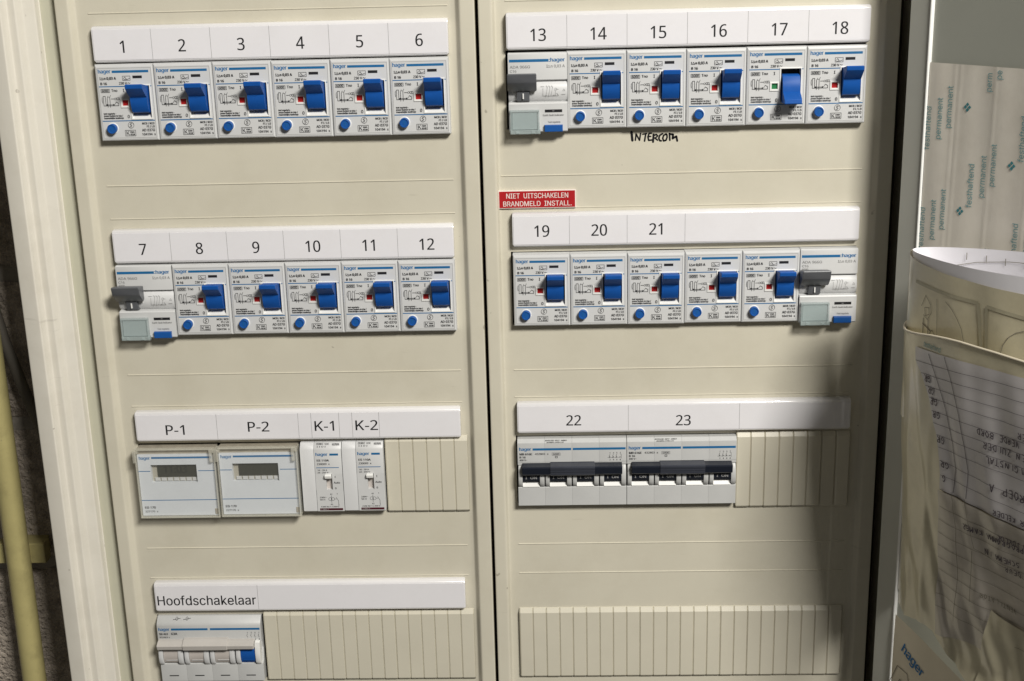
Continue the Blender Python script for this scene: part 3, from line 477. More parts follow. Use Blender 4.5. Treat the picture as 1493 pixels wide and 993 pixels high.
strip(1.0, 211.7, -241.6, -221.0, [54.0, 107, 115.4, 133.4, 141.9, 159.3],
      [('P-1', 27.2, -236.7, 6.7, dict(sx=1.08)), ('P-2', 80.8, -235.2, 6.7, dict(sx=1.08)), ('K-1', 124.4, -235.3, 6.7, dict(sx=1.06)), ('K-2', 151.0, -235.2, 6.7, dict(sx=1.08))],
      'white label strip lettered P-1, P-2, K-1 and K-2')
strip(1.3, 210.6, -364.0, -342.6, [71.1], [('Hoofdschakelaar', 36, -358.9, 6.9, dict(width=67.5))], 'white label strip lettered Hoofdschakelaar')
strip(XQ-.4, XQ+213, 2.6, 24.4, [XQ+W2*i for i in range(1, 6)], rowtexts(range(13, 19), XQ, 7.8, .6), 'white label strip numbered thirteen to eighteen with a bright top edge')
strip(XQ+.4, XQ+212.2, -116.6, -95.4, [XQ+W2*i for i in (1, 2, 3)], rowtexts(range(19, 22), XQ, -110.2, .6), 'white label strip numbered nineteen to twenty-one with its right half blank')
strip(XQ+.5, XQ+212.6, -239.4, -218.6, [319.3, 390.0], [('22', 284.4, -234, 6.9, dict(sx=.93)), ('23', 354.4, -234.9, 6.9, dict(sx=.93))], 'white label strip numbered twenty-two and twenty-three, its right end in shadow')

# ------------------------------------------------------------------ earth-leakage breakers with blue toggle
FYD = -6.0
def breaker_print(off=False):
    b = MB(); y = -EP-.22
    def T(t, x, ztop, zbot, **k): b.text(t, x, -zbot, zbot-ztop, y, **k)
    T('I', 2.5, 7.4, 8.8); b.poly([(3.4, -8.8), (4.1, -7.5), (4.8, -8.8), (3.4, -8.8)], .22, y)
    T('n 0,03 A', 5.1, 7.3, 8.8, bold=.14, width=7.4)
    T('B 16', 2.7, 10.4, 11.8, bold=.12)
    T('230 V', 14.0, 10.3, 11.7, sx=.95)
    b.poly([(19.2, -11.2), (19.7, -10.7), (20.4, -11.2), (21.0, -10.8)], .22, y)
    b.frame(16.4, 21.2, -9.4, -6.8, .16, y)
    b.poly([(16.8, -8.6), (17.9, -7.4), (19, -8.9), (20.9, -8.2)], .2, y)
    b.line(17.2, -8.9, 18.6, -8.9, .2, y)
    b.frame(2.6, 8.0, -16.3, -14.3, .16, y); T('6000', 3.1, 14.6, 15.9, width=4.3)
    T('Tno', 8.9, 14.4, 15.9); T('I', 15.9, 14.3, 16.0)
    T('0', 17.2, 29.6, 31.4)
    # wiring diagram
    def P(*p, t=.22): b.poly([(q[0], -q[1]) for q in p], t, y)
    P((3.0, 19), (2.8, 20.6), (3.0, 22.4)); P((3.6, 18.4), (4.9, 18.4), (4.9, 24), (3.6, 24), (3.6, 18.4))
    P((6, 24), (6, 19.4), (6.6, 18.2)); P((7.5, 24), (7.5, 19.2), (8.2, 17.8)); P((6.2, 18.9), (7.8, 18.9), t=.14)
    P((8.2, 20), (10.2, 20)); b.ring(10.8, -20, .55, .16, y, 12); b.frame(11.6, 13.6, -20.6, -19.3, .16, y); P((12.6, 19.3), (12.6, 20.6))
    P((10.2, 23.4), (11.2, 21.8), (12.6, 22.6)); P((4.6, 24), (12.6, 24), (12.6, 22.6)); P((6, 24), (6, 25)); P((7.5, 24), (7.5, 25))
    b.disc(5.6, -23.4, .45, y, 10); b.disc(9.6, -23.4, .45, y, 10); P((5.6, 23.4), (9.6, 23.4))
    for i, (t, wd) in enumerate((('test regularly -', 7.6), ('press button to trip /', 11.6), ('maandelijks testknop', 11.9))):
        b.text(t, 2.9, -(29.1+i*1.32), 0.98, y, width=wd, bold=.1)
    b.ring(18.8, -35.6, 1.75, .2, y, 22); b.poly([(19.5, -34.9), (18.7, -34.6), (18.2, -35.1), (19.3, -36.0), (18.8, -36.6), (18.0, -36.3)], .24, y)
    b.frame(14.8, 21.3, -42.0, -38.5, .17, y); T('K', 15.3, 39.0, 41.5)
    T('EMA', 17.9, 39.2, 40.1, width=2.6); T('KEUR', 17.9, 40.6, 41.5, width=2.8)
    b.text('MCB / RCD', 33.2, -35.3, 1.15, y, 'R', width=7.6); b.text('FI / LS', 33.2, -37.1, 1.15, y, 'R')
    b.text('AD 037G', 33.2, -39.4, 1.5, y, 'R', width=8); b.text('104194  x', 33.4, -41.8, 1.35, y, 'R', width=8.4)
    return b
def make_breaker(off=False):
    r = empty('earth_leakage_breaker', 0, 0, 0, cat='breaker'); r.scale = (1, 1, 1.02)
    w = 35.25; h = 44.8
    ox0, ox1, oz0, oz1 = 20.3, 32.0, -31.8, -12.6    # toggle opening
    wx0, wx1, wz0, wz1 = 14.9, 18.5, -24.2, -20.9    # flag window
    b = MB()
    # body shell: sides plus chamfered rim, face with openings left out
    c = 1.0
    o_ = [(0, -h), (w, -h), (w, 0), (0, 0)]
    i_ = [(c, -h+c), (w-c, -h+c), (w-c, -c*1.6), (c, -c*1.6)]
    m_ = [(c*.3, -h+c*.3), (w-c*.3, -h+c*.3), (w-c*.3, -c*.4), (c*.3, -c*.4)]
    vs = [(p[0], 0.0, p[1]) for p in i_]+[(p[0], c*.35, p[1]) for p in m_]+[(p[0], c*1.2, p[1]) for p in o_]+[(p[0], 16, p[1]) for p in o_]
    fs = [(L+i, L+4+i, L+4+(i+1) % 4, L+(i+1) % 4) for L in (0, 4, 8) for i in range(4)]
    b.add(vs, fs)
    xs = [c, wx0, wx1, ox0, ox1, w-c]; zs = [-h+c, oz0, wz0, wz1, oz1, -c*1.6]
    for i in range(5):
        for j in range(5):
            cx = (xs[i]+xs[i+1])/2; cz = (zs[j]+zs[j+1])/2
            if ox0 < cx < ox1 and oz0 < cz < oz1: continue
            if wx0 < cx < wx1 and wz0 < cz < wz1: continue
            b.flat(xs[i], xs[i+1], zs[j], zs[j+1], 0)
    b.build('body', M['face'], r, smooth=30)
    # thin printed face plate outline
    b = MB(); b.frame(1.35, w-1.3, -h+1.6, -2.2, .17, -.03); b.build('face_outline', M['seam'], r)
    # raised bezel of the toggle opening + inner walls
    b = MB()
    for (x0, x1, z0, z1) in ((19.6, 20.3, oz0-.6, oz1+.7), (ox1, ox1+.55, oz0-.6, oz1+.7), (20.3, ox1, oz1, oz1+.7), (20.3, ox1, oz0-.6, oz0)):
        b.box(x0, x1, -.45, 5.5, z0, z1, .12)
    b.prism([(6, oz0), (-.35, oz0), (5.4, oz0+3.4), (6, oz0+3.4)], ox0, ox1)
    b.build('toggle_bezel', M['whitep'], r, fix=True)
    b = MB(); b.flat(ox0, ox1, oz0, oz1, 5.6); b.build('toggle_slot', M['slot'], r)
    # flag window
    b = MB()
    for (x0, x1, z0, z1) in ((13.9, 14.9, -25.3, -20.1), (18.5, 19.2, -25.3, -20.1), (14.9, 18.5, -25.3, -24.2), (14.9, 18.5, -20.9, -20.1)):
        b.box(x0, x1, -.55, 2, z0, z1, .12)
    fr = b.build('flag_frame', M['whitep'], r, fix=True)
    b = MB(); b.flat(14.9, 18.5, -24.2, -20.9, .7)
    f = b.build('green_flag' if off else 'red_flag', M['green'] if off else M['red'], fr)
    # toggle: drum and wedge handle
    on = [(-.8, -28.4), (-2.0, -27.6), (-3.1, -25.8), (-4.0, -23.4), (-4.4, -21.4), (-4.5, -19.0), (-11.9, -13.5), (-12.3, -13.0), (-12.6, -11.1), (-12.3, -10.7), (-11.6, -10.6), (-2.0, -12.2), (3, -12.5), (4.5, -22), (3, -28.6)]
    if off:
        mid = -22.2
        pr = [(p[0]*.93 if p[0] < -9 else p[0], 2*mid-p[1]+(2.0 if p[0] < -9 else 0)) for p in on][::-1]
    else: pr = on
    b = MB(); b.prism(pr, 21.0, 31.2, .35); b.build('toggle', M['blue'], r, smooth=22, fix=True)
    # test button
    b = MB(); b.cyl_y(7.6, -37.4, 3.4, -.35, .5, 28, .25); sk = b.build('button_socket', M['whitep'], r, smooth=30)
    b = MB(); b.cyl_y(7.6, -37.4, 2.85, -3.3, .2, 32, .35, dish=.45); bt = b.build('test_button', M['bluebtn'], r, smooth=30)
    b = MB(); b.text('T', 7.6, -38.3, 1.7, -2.98, 'C'); b.build('lettering', M['ink'], bt)
    # blue print
    b = MB(); y = -EP-.02
    b.flat(10.3, 32.4, -5.0, -3.6, y); b.flat(1.5, 33.2, -13.3, -12.8, y) if False else None
    b.flat(1.6, 19.5, -13.15, -12.62, y); b.flat(32.6, 33.4, -13.15, -12.62, y); b.flat(1.7, 33.6, -33.3, -32.75, y)
    b.build('blue_stripe', M['ink'], r)
    b = MB(); b.text('hager', 1.8, -5.1, 2.25, y, width=7.7, bold=.26); b.build('logo', M['logo'], r)
    b = MB(); b.flat(22.5, 28.2, -8.35, -6.75, y); b.build('black_mark', M['black'], r)
    breaker_print(off).build('printed_text', M['black'] if False else M['penblack'], r)
    return r
M['penblack'] = mat('black_face_print', (0.022, 0.022, 0.025), .5, .3, .1, 300)
NW = ['one', 'two', 'three', 'four', 'five', 'six', 'seven', 'eight', 'nine', 'ten', 'eleven', 'twelve', 'thirteen', 'fourteen', 'fifteen', 'sixteen', 'seventeen', 'eighteen', 'nineteen', 'twenty', 'twenty-one', 'twenty-two', 'twenty-three']
GB = 'blue-toggle earth-leakage breakers in the rows'
pb = make_breaker()
UP = 'blue-toggle breaker with red flag below the card numbered %s'
first = True
def put(n, x, z, label):
    global first
    rj = random.Random(n*13+5)
    o = place(pb, first, x+rj.uniform(-.08, .08), FYD+rj.uniform(-.25, .25), z+rj.uniform(-.15, .15), label, GB); first = False
    o.rotation_euler = (R(rj.uniform(-.5, .5)), R(rj.uniform(-.12, .12)), R(rj.uniform(-.4, .4)))
    tg = [c for c in o.children if c.name.startswith('toggle') and 'bezel' not in c.name and 'slot' not in c.name][0]
    tg.location = (rj.uniform(-.12, .12)*S, rj.uniform(-.2, .2)*S, rj.uniform(-.25, .15)*S)
for i in range(6): put(i+1, W2*i+.3, ZR[0], UP % NW[i])
for i in range(1, 6): put(i+7, W2*i-.5, ZR[1]-.3, UP % NW[i+6])
for i in (1, 2, 3, 5): put(i+13, XQ+W2*i-.3, ZQ[0]-.1, UP % NW[i+12])
for i in range(3): put(i+19, XQ+W2*i+.1, ZQ[1], UP % NW[i+18])
put(22, XQ+W2*3+.1, ZQ[1], 'blue-toggle breaker under the blank card, just right of the breaker numbered twenty-one')
put(23, XQ+W2*4+.1, ZQ[1], 'blue-toggle breaker under the blank card, left of the grey-lever breaker')
po = make_breaker(True)
place(po, True, XQ+W2*4-.3, FYD, ZQ[0]-.1, 'tripped breaker below the card numbered seventeen, blue toggle down and green flag', GB)

# ------------------------------------------------------------------ combination breaker with grey lever
def make_grey():
    r = empty('grey_lever_breaker', 0, 0, 0, cat='breaker'); w = 35.1; r.scale = (1, 1, 1.01)
    b = MB()
    b.prism([(.9, 0), (.2, -.6), (0, -1.6), (0, -15.6), (1.6, -16.4), (16, -16.4), (16, 0)], 0, w, .3)
    b.build('upper_body', M['face'], r, smooth=30, fix=True)
    b = MB()
    b.prism([(14, -16.4), (2.6, -16.5), (1.0, -17.6), (.1, -19.4), (-.3, -21.6), (-.3, -23.4), (.2, -25.6), (1.2, -27.4), (2.6, -28.6), (14, -28.6)], 0, w, .3)
    b.build('barrel', M['plate'], r, smooth=40, fix=True)
    b = MB()
    b.prism([(16, -28.6), (0, -28.6), (-1.2, -28.9), (-1.6, -29.6), (-1.5, -31.0), (-1.2, -45.6), (-.6, -46.2), (16, -46.2)], 0, w, .3)
    b.build('lower_body', M['face'], r, smooth=25, fix=True)
    y = -.08
    b = MB(); b.flat(.8, 24.2, -5.3, -3.7, y); b.build('blue_stripe', M['ink'], r)
    b = MB(); b.text(':hager', 24.3, -5.3, 2.2, y, width=9.5, bold=.3); b.build('logo', M['logo'], r)
    b = MB(); b.text('ADA 966G', 1.1, -8.9, 1.6, y, width=12.2); b.text('C16', 1.1, -11.3, 1.5, y, width=4); b.text('6000', 1.1, -13.2, 1.2, y)
    b.text('I', 22.8, -8.7, 1.6, y); b.poly([(23.6, -8.7), (24.4, -7.3), (25.2, -8.7), (23.6, -8.7)], .18, y); b.text('n 0,03 A', 25.4, -8.7, 1.6, y, width=8.4)
    b.build('printed_text', M['greyink'], r)
    b = MB()
    def P(*p, t=.2): b.poly([(q[0], -q[1]) for q in p], t, -.42)
    P((19.2, 19.6), (21.5, 19.6)); P((22.5, 19), (23.3, 20), (22.4, 25), (22.4, 25.6)); P((24, 19), (24.9, 20), (24, 25), (24, 25.6)); P((25.6, 19), (26.4, 20), (25.4, 25))
    P((20.6, 20.6), (20.6, 25), (28, 25), (28, 22)); P((28, 21.4), (30, 21.4)); b.ring(28.2, -21.4, .8, .14, -.42, 14); P((28.8, 23.6), (30, 25), (27.2, 25))
    P((32.3, 22.4), (33.1, 21.2), (33.7, 22.4), (32.3, 22.4)); P((31.6, 24.4), (34, 24.4))
    b.disc(22.4, -24.8, .35, -.42, 8); b.disc(27, -24.8, .35, -.42, 8)
    b.build('wiring_diagram', M['faint'], r)
    # lever
    b = MB(); b.prism([(-1.2, -12.6), (-10.8, -10.9), (-11.4, -11.0), (-11.7, -11.5), (-10.2, -16.0), (-9.9, -16.5), (-4.2, -21.6), (-3.4, -21.9), (-1.0, -21.6)], -.3, 16.9, .5)
    lv = b.build('lever', M['dgrey'], r, smooth=25, fix=True)
    b = MB(); b.prism([(2, -20.4), (-3.6, -20.8), (-2.6, -24), (-1.8, -27.4), (-.2, -28.4), (3, -28.4)], 5.1, 12.5, .3)
    st = b.build('lever_stem', M['dgrey'], r, smooth=25, fix=True)
    b = MB(); b.box(8.5, 9.2, -3.3, -2.0, -26.4, -23.2); b.build('on_mark', M['whitep'], st)
    b = MB(); b.box(2.2, 5.0, -.75, .6, -23.6, -21.2, .2); b.box(12.6, 15.6, -.75, .6, -23.6, -21.2, .2); b.build('lever_guard', M['whitep'], r, fix=True)
    # clear label pocket
    b = MB(); b.box(1.6, 17.0, -2.0, -1.2, -45.4, -34.6, .1); b.build('label_card', M['card'], r, fix=True)
    b = MB(); b.box(1.9, 17.0, -3.3, -2.9, -44.4, -34.2, .3); cp = b.build('label_pocket', M['clear'], r, fix=True)
    b = MB()
    b.box(.7, 18.2, -3.9, -1.3, -34.0, -32.9, .2); b.box(.7, 1.8, -3.9, -1.3, -46.4, -34.0, .2); b.box(17.1, 18.2, -3.9, -1.3, -46.4, -34.0, .2)
    b.box(.7, 18.7, -4.6, -1.3, -47.0, -44.6, .35); b.box(3.8, 6.0, -5.0, -4.5, -46.6, -44.9, .2); b.box(13.2, 15.4, -5.0, -4.5, -46.6, -44.9, .2)
    b.build('pocket_rim', M['clear'], cp, fix=True)
    b = MB(); b.flat(21.6, 31.9, -34.6, -33.0, -1.66); b.build('fault_slot', M['black'], r)
    b = MB(); b.flat(26, 27.2, -34.1, -33.6, -1.7); b.build('slot_mark', M['greyink'], r)
    b = MB(); b.text('Earth fault indicator', 26.6, -36.8, 1.05, -1.6, 'C', width=12.6); b.text('Test regularly', 27, -40.9, 1.05, -1.45, 'C', width=7.6); b.build('small_print', M['faint'], r)
    b = MB(); b.box(21.2, 32.1, -3.4, -.5, -46.0, -42.0, .35); b.build('test_button', M['bluebtn'], r, fix=True)
    return r
GG = 'grey-lever breakers with clear label pockets'
g = make_grey()
place(g, True, XQ+.1, FYD, ZQ[0]-.4, 'grey-lever breaker with clear label pocket below the card numbered thirteen', GG)
place(g, False, -.6, FYD, ZR[1]-.3, 'grey-lever breaker with clear label pocket below the card numbered seven', GG)
place(g, False, XQ+W2*5+.1, FYD, ZQ[1]+.4, 'grey-lever breaker with clear label pocket at the right end beneath the blank label half', GG)

# ------------------------------------------------------------------ four-pole breakers
def make_four():
    r = empty('four_pole_breaker', 0, 0, 0, cat='breaker'); p = 17.55; w = 4*p
    for k in range(4):
        b = MB(); x = k*p
        b.prism([(2.2, 0), (.1, -2.2), (0, -3.2), (0, -15.2), (.25, -15.4), (.3, -17.2), (3.6, -17.6), (5, -24), (3.6, -31.6), (.2, -32.6), (0, -33), (0, -45.5), (16, -45.8), (16, 0)], x+.03, x+p-.03, .12)
        b.build('pole_body', M['mid'], r, smooth=25, fix=True)
        # cheeks beside the toggle
        for (a0, a1) in ((.4, 2.9), (14.2, 17.1)):
            b = MB(); b.prism([(5, -17.4), (-.2, -17.6), (-1.5, -19.5), (-2.4, -23), (-2.6, -26), (-2.2, -29), (-1.2, -31.2), (0, -32.2), (5, -32.2)], x+a0, x+a1, .35)
            b.build('cheek', M['mid'], r, smooth=30, fix=True)
        b = MB(); b.prism([(6, -22), (-2.0, -22.0), (-1.9, -26.4), (-.9, -28.4), (.6, -29.2), (6, -29.6)], x+3.0, x+14.1)
        t = b.build('toggle', M['navy'], r, smooth=25, fix=True)
        b = MB(); b.text('I', x+4.8, -26.2, 1.8, -2.03, bold=.15); b.text('ON', x+7.8, -26.2, 1.8, -2.03, width=4.6, bold=.15); b.build('on_lettering', M['faint'], t)
        b = MB(); b.prism([(6, -29.4), (.8, -29.5), (-.6, -32.2), (6, -32.3)], x+3.0, x+14.1)
        b.build('toggle_ramp', M['whitep'], r, fix=True)
    b = MB(); b.prism([(1, -15.9), (-6.0, -16.4), (-6.5, -16.8), (-6.6, -17.4), (-5.8, -21.6), (-5.2, -22.2), (1, -22.4)], 2.9, 67.2, .3)
    lv = b.build('lever_bar', M['navy'], r, smooth=20, fix=True)
    b = MB(); b.prism([(1, -15.4), (-6.6, -15.8), (-7.2, -16.2), (-7.3, -16.8), (-7.0, -18.2), (-6.6, -18.3), (-6.6, -18.7), (-6.9, -18.8), (-6.7, -19.9), (-6.3, -20.0), (-6.3, -20.4), (-6.6, -20.5), (-6.4, -21.8), (-5.7, -22.5), (1, -22.6)], 21, 49.6, .3)
    b.build('lever_grip', M['navy2'], lv, smooth=20, fix=True)
    y = -.09
    b = MB(); b.flat(9.8, 34.6, -7.2, -5.7, y); b.flat(35.7, 69.6, -7.2, -5.7, y); b.build('blue_stripe', M['ink'], r)
    b = MB(); b.text('hager', 1.0, -7.3, 2.2, y, width=7.8, bold=.26); b.build('logo', M['logo'], r)
    b = MB()
    b.text('MB 616E', 1.2, -10.4, 1.4, y, width=8.3, bold=.16); b.text('432803  x', 11.2, -10.3, 1.3, y, width=8.8)
    b.text('B 16', 1.2, -12.5, 1.3, y, bold=.14, width=4); b.text('400 V~', 1.2, -14.4, 1.15, y, width=5)
    b.frame(22.2, 27.6, -10.8, -8.9, .14, y); b.text('6000', 22.8, -10.4, 1.1, y, width=4.2); b.frame(24.2, 25.8, -12.6, -11.2, .3, y)
    for q in range(4):
        x = 59.6+q*2.2
        b.text('1357'[q], x, -9.9, .9, y, 'C'); b.poly([(x, -10.3), (x-.6, -11.7), (x, -11.9), (x-.7, -13)], .2, y) if q < 3 else b.poly([(x-.3, -10.3), (x+.6, -10.4), (x+.6, -13.4)], .18, y)
        b.text('2468'[q], x, -14.6, .9, y, 'C'); b.disc(x-.2, -12.4, .35, y, 8)
    b.line(58, -12.6, 66, -12.6, .15, y)
    for i, t in enumerate(('BEVEILIGD  400 V~  ANNEX', 'SCHAKEL 4 POL I 25')): b.text(t, 18+i, -.95-i*.95, .7, .5-i*.85, width=14-3*i, bold=.05)
    b.build('printed_text', M['penblack'], r)
    return r
GF = 'four-pole breakers with dark lever bars'
f4 = make_four()
place(f4, True, XQ+.1, FYD, ZQ[2], 'four-pole breaker with dark lever bar below the card numbered twenty-two', GF)
place(f4, False, XQ+70.6, FYD, ZQ[2], 'four-pole breaker with dark lever bar below the card numbered twenty-three', GF)

# ------------------------------------------------------------------ main switch
def make_main():
    r = empty('main_switch', 0, 0, 0, 'grey four-pole main switch with one blue toggle below the Hoofdschakelaar label', 'main switch'); p = 17.65
    b = MB(); b.prism([(4.5, 0), (1.0, -3.2), (.2, -4.6), (0, -5.6), (0, -17), (16, -17), (16, 0)], 0, 4*p, .3)
    b.build('upper_body', M['mid'], r, smooth=30, fix=True)
    for k in range(4):
        x = k*p
        b = MB(); b.prism([(16, -17), (2.5, -17), (4.5, -24), (2.8, -33), (0, -34.2), (-.1, -34.8), (0, -47.4), (16, -47.6)], x+.04, x+p-.04, .12)
        b.build('pole_body', M['mid'], r, smooth=25, fix=True)
        b = MB(); b.flat(x+5.4, x+11.8, -43.4, -42.7, -.2); b.build('dash_mark', M['black'], r)
        for (a0, a1) in ((0.1, 3.0), (13.3, 16.7)):
            zt = -16.2 if (k == 3 and a0 > 9) else -21.8
            b = MB(); b.prism([(5, zt), (-1.2, zt-.1), (-2.4, zt-1.0), (-2.9, (zt-33)/2), (-2.4, -31.6), (-1.6, -33.2), (-.6, -34.2), (5, -34.2)], x+a0, x+a1, .45)
            b.build('cheek', M['whitep'] if k == 3 and a0 > 9 else M['plate'], r, smooth=30, fix=True)
        for q in range(1):
            b = MB(); b.prism([(6, -21.8), (-1.6, -21.8), (-2.0, -26), (-1.6, -30), (-.4, -32.6), (.6, -33.2), (6, -33.4)], x+3.2, x+13.2)
            t = b.build('toggle', M['blue'] if k == 3 else M['ivory'], r, smooth=30, fix=True)
            if k == 3: tag(t, 'blue toggle')
            b = MB(); b.box(x+4.6, x+12.4, -1.75, -1, -30.6, -30.3); b.build('grip_line', M['bluebtn'] if k == 3 else M['plate'], t)
    iv = mat('grey_beige_lever_bar', (0.49, 0.465, 0.435), .42, .45, .03, 80, .08)
    b = MB(); b.prism([(1, -15.2), (-2.0, -15.6), (-5.8, -17.2), (-6.1, -17.7), (-5.5, -20.2), (-4.9, -20.8), (1, -21.0)], .3, 66, .35)
    lv = b.build('lever_bar', iv, r, smooth=15, fix=True)
    b = MB(); b.prism([(1, -14.0), (-2.2, -14.4), (-6.4, -16.6), (-6.8, -17.2), (-6.1, -20.4), (-5.4, -21.1), (1, -21.3)], 17.9, 48.2, .35)
    b.build('lever_grip', iv, lv, smooth=15, fix=True)
    y = -.09
    b = MB(); b.flat(9.6, 34.6, -8.7, -7.2, y); b.flat(36.2, 70, -8.7, -7.2, y); b.build('blue_stripe', M['ink'], r)
    b = MB(); b.text('hager', .9, -8.9, 2.2, y, width=7.6, bold=.26); b.build('logo', M['logo'], r)
    b = MB(); b.text('SB 463', 1.2, -12.1, 1.4, y, width=6, bold=.2); b.text('63A', 9.4, -12.1, 1.7, y, width=4.2, bold=.25)
    b.text('952463 x', 1.3, -14.4, 1.1, y, width=7); b.text('400 V ~  50Hz', 1.4, -16.5, 1.1, y, width=11)
    for q in range(4):
        x = 61.5+q*2.6
        b.text('1357'[q], x, -11.2, .9, y, 'C'); b.poly([(x, -11.6), (x-.7, -13.3)], .22, y); b.poly([(x-.4, -13.3), (x+.1, -14.4)], .22, y); b.text('2468'[q], x, -16.2, .9, y, 'C')
    b.build('printed_text', M['penblack'], r)
    b = MB()
    for x in (13.5, 20.5): b.ring(x, -1.4, .8, .2, 2.6, 12); b.line(x-2.6, -1.9, x+2.5, -1.2, .25, 2.6)
    b.map(lambda x, yy, z: (x, 4.5+z/3.2*3.5-.12, z)).build('approval_mark', M['penblack'], r)
    return r
mn = make_main(); mn.location = (.6*S, FYD*S, (ZR[3]+.6)*S)

# ------------------------------------------------------------------ timers
def make_timer():
    r = empty('digital_timer', 0, 0, 0, cat='timer'); w = 53.0
    wx0, wx1, wz0, wz1 = 9.2, 39.2, -24.0, -11.6
    b = MB()
    xs = [1.0, wx0, wx1, w-1.4]; zs = [-47.2, wz0, wz1, -4.6]
    for i in range(3):
        for j in range(3):
            if i == 1 and j == 1: continue
            b.flat(xs[i], xs[i+1], zs[j], zs[j+1], 0)
    b.add([(1.0,0,-47.2),(w-1.4,0,-47.2),(w-1.4,0,-4.6),(1.0,0,-4.6),(1.0,14,-47.2),(w-1.4,14,-47.2),(w-1.4,14,-4.6),(1.0,14,-4.6)], [(0,4,5,1),(1,5,6,2),(2,6,7,3),(3,7,4,0)])
    b.add([(wx0,0,wz0),(wx1,0,wz0),(wx1,0,wz1),(wx0,0,wz1),(wx0,3,wz0),(wx1,3,wz0),(wx1,3,wz1),(wx0,3,wz1)], [(0,1,5,4),(1,2,6,5),(2,3,7,6),(3,0,4,7)])
    b.build('face_plate', M['timer'], r)
    b = MB(); b.flat(wx0, wx1, wz0, wz1, 3.0); sc_ = b.build('inner_panel', M['timerin'], r)
    b = MB(); b.box(wx0+3.6, wx1-.2, 2.2, 3, -20.8, wz1, .1); lc = b.build('display', M['lcd'], sc_, fix=True)
    b = MB()
    for k in range(7): b.box(wx0+1.6+k*4.1, wx0+4.9+k*4.1, 2.0, 3, -23.6, -21.4, .25)
    b.build('key_row', M['mid'], sc_, fix=True)
    b = MB(); b.box(.6, w-1.2, 1.6, 10, -4.6, -.9, .2); b.build('top_channel', M['channel'], r, fix=True)
    y = -.07
    b = MB(); b.flat(10.2, w-3.4, -7.3, -6.0, y); b.flat(1.1, 8.8, -16.2, -15.7, y); b.flat(40.2, w-1.6, -16.2, -15.7, y); b.flat(1.1, w-1.6, -36.6, -36.1, y)
    b.build('blue_stripe', M['ink'], r)
    b = MB(); b.text('hager', 2.0, -7.8, 2.2, y, width=7.3, bold=.22); b.build('logo', M['logo'], r)
    b = MB(); b.text('EG 170', 2.6, -42.2, 1.5, y, width=7.2, bold=.22); b.text('227170  x', 2.6, -44.9, 1.3, y, width=8.6); b.build('printed_text', M['penblack'], r)
    # clear lid: thin pane, rims, hinge lugs
    b = MB(); b.box(.3, w-.9, -2.2, -1.6, -47.6, -4.4, .2); ld = b.build('lid', M['clear2'], r, fix=True)
    b = MB()
    b.box(.1, .9, -2.4, 6, -48.0, -1.0, .2); b.box(w-1.5, w-.5, -2.4, 6, -48.0, -1.0, .2)
    b.box(.1, w-.5, -2.4, 3, -48.3, -47.4, .25); b.box(.9, w-1.5, -1.2, 2, -1.3, -.5, .2)
    b.build('lid_rim', M['clearedge'], ld, fix=True)
    for x0 in (-1.3, w-4.4):
        b = MB(); b.box(x0, x0+2.2, -3.0, 5, -9.4, -1.2, .7); b.box(x0+2.0, x0+3.4, -2.8, 5, -3.0, -1.4, .4)
        b.build('hinge_lug', M['clearedge'], ld, fix=True, smooth=40)
    b = MB(); b.box(w-4.0, w-1.6, -.4, 2, -46.4, -42.6, .2); b.build('latch', M['channel'], r, fix=True)
    return r
tm = make_timer(); lcd_x = 14
def timer_digits(root, t, x):
    d = [c for c in root.children if c.name.startswith('inner_panel')][0]
    l = [c for c in d.children if c.name.startswith('display')][0]
    b = MB(); b.text(t, x, -18.2, 5.2, 2.12, width=16, bold=.5)
    o = b.build('display_digits', M['lcdseg'], l)
place(tm, True, -.3, -8.0, ZR[2]+.3, 'digital timer with clear lid under the P-1 label, digits showing', 'digital timers behind clear lids')
t2 = place(tm, False, 53.2, -8.0, ZR[2]+.6, 'digital timer with clear lid under the P-2 label, display dark', 'digital timers behind clear lids')
timer_digits(tm, '11:03', 16.5)

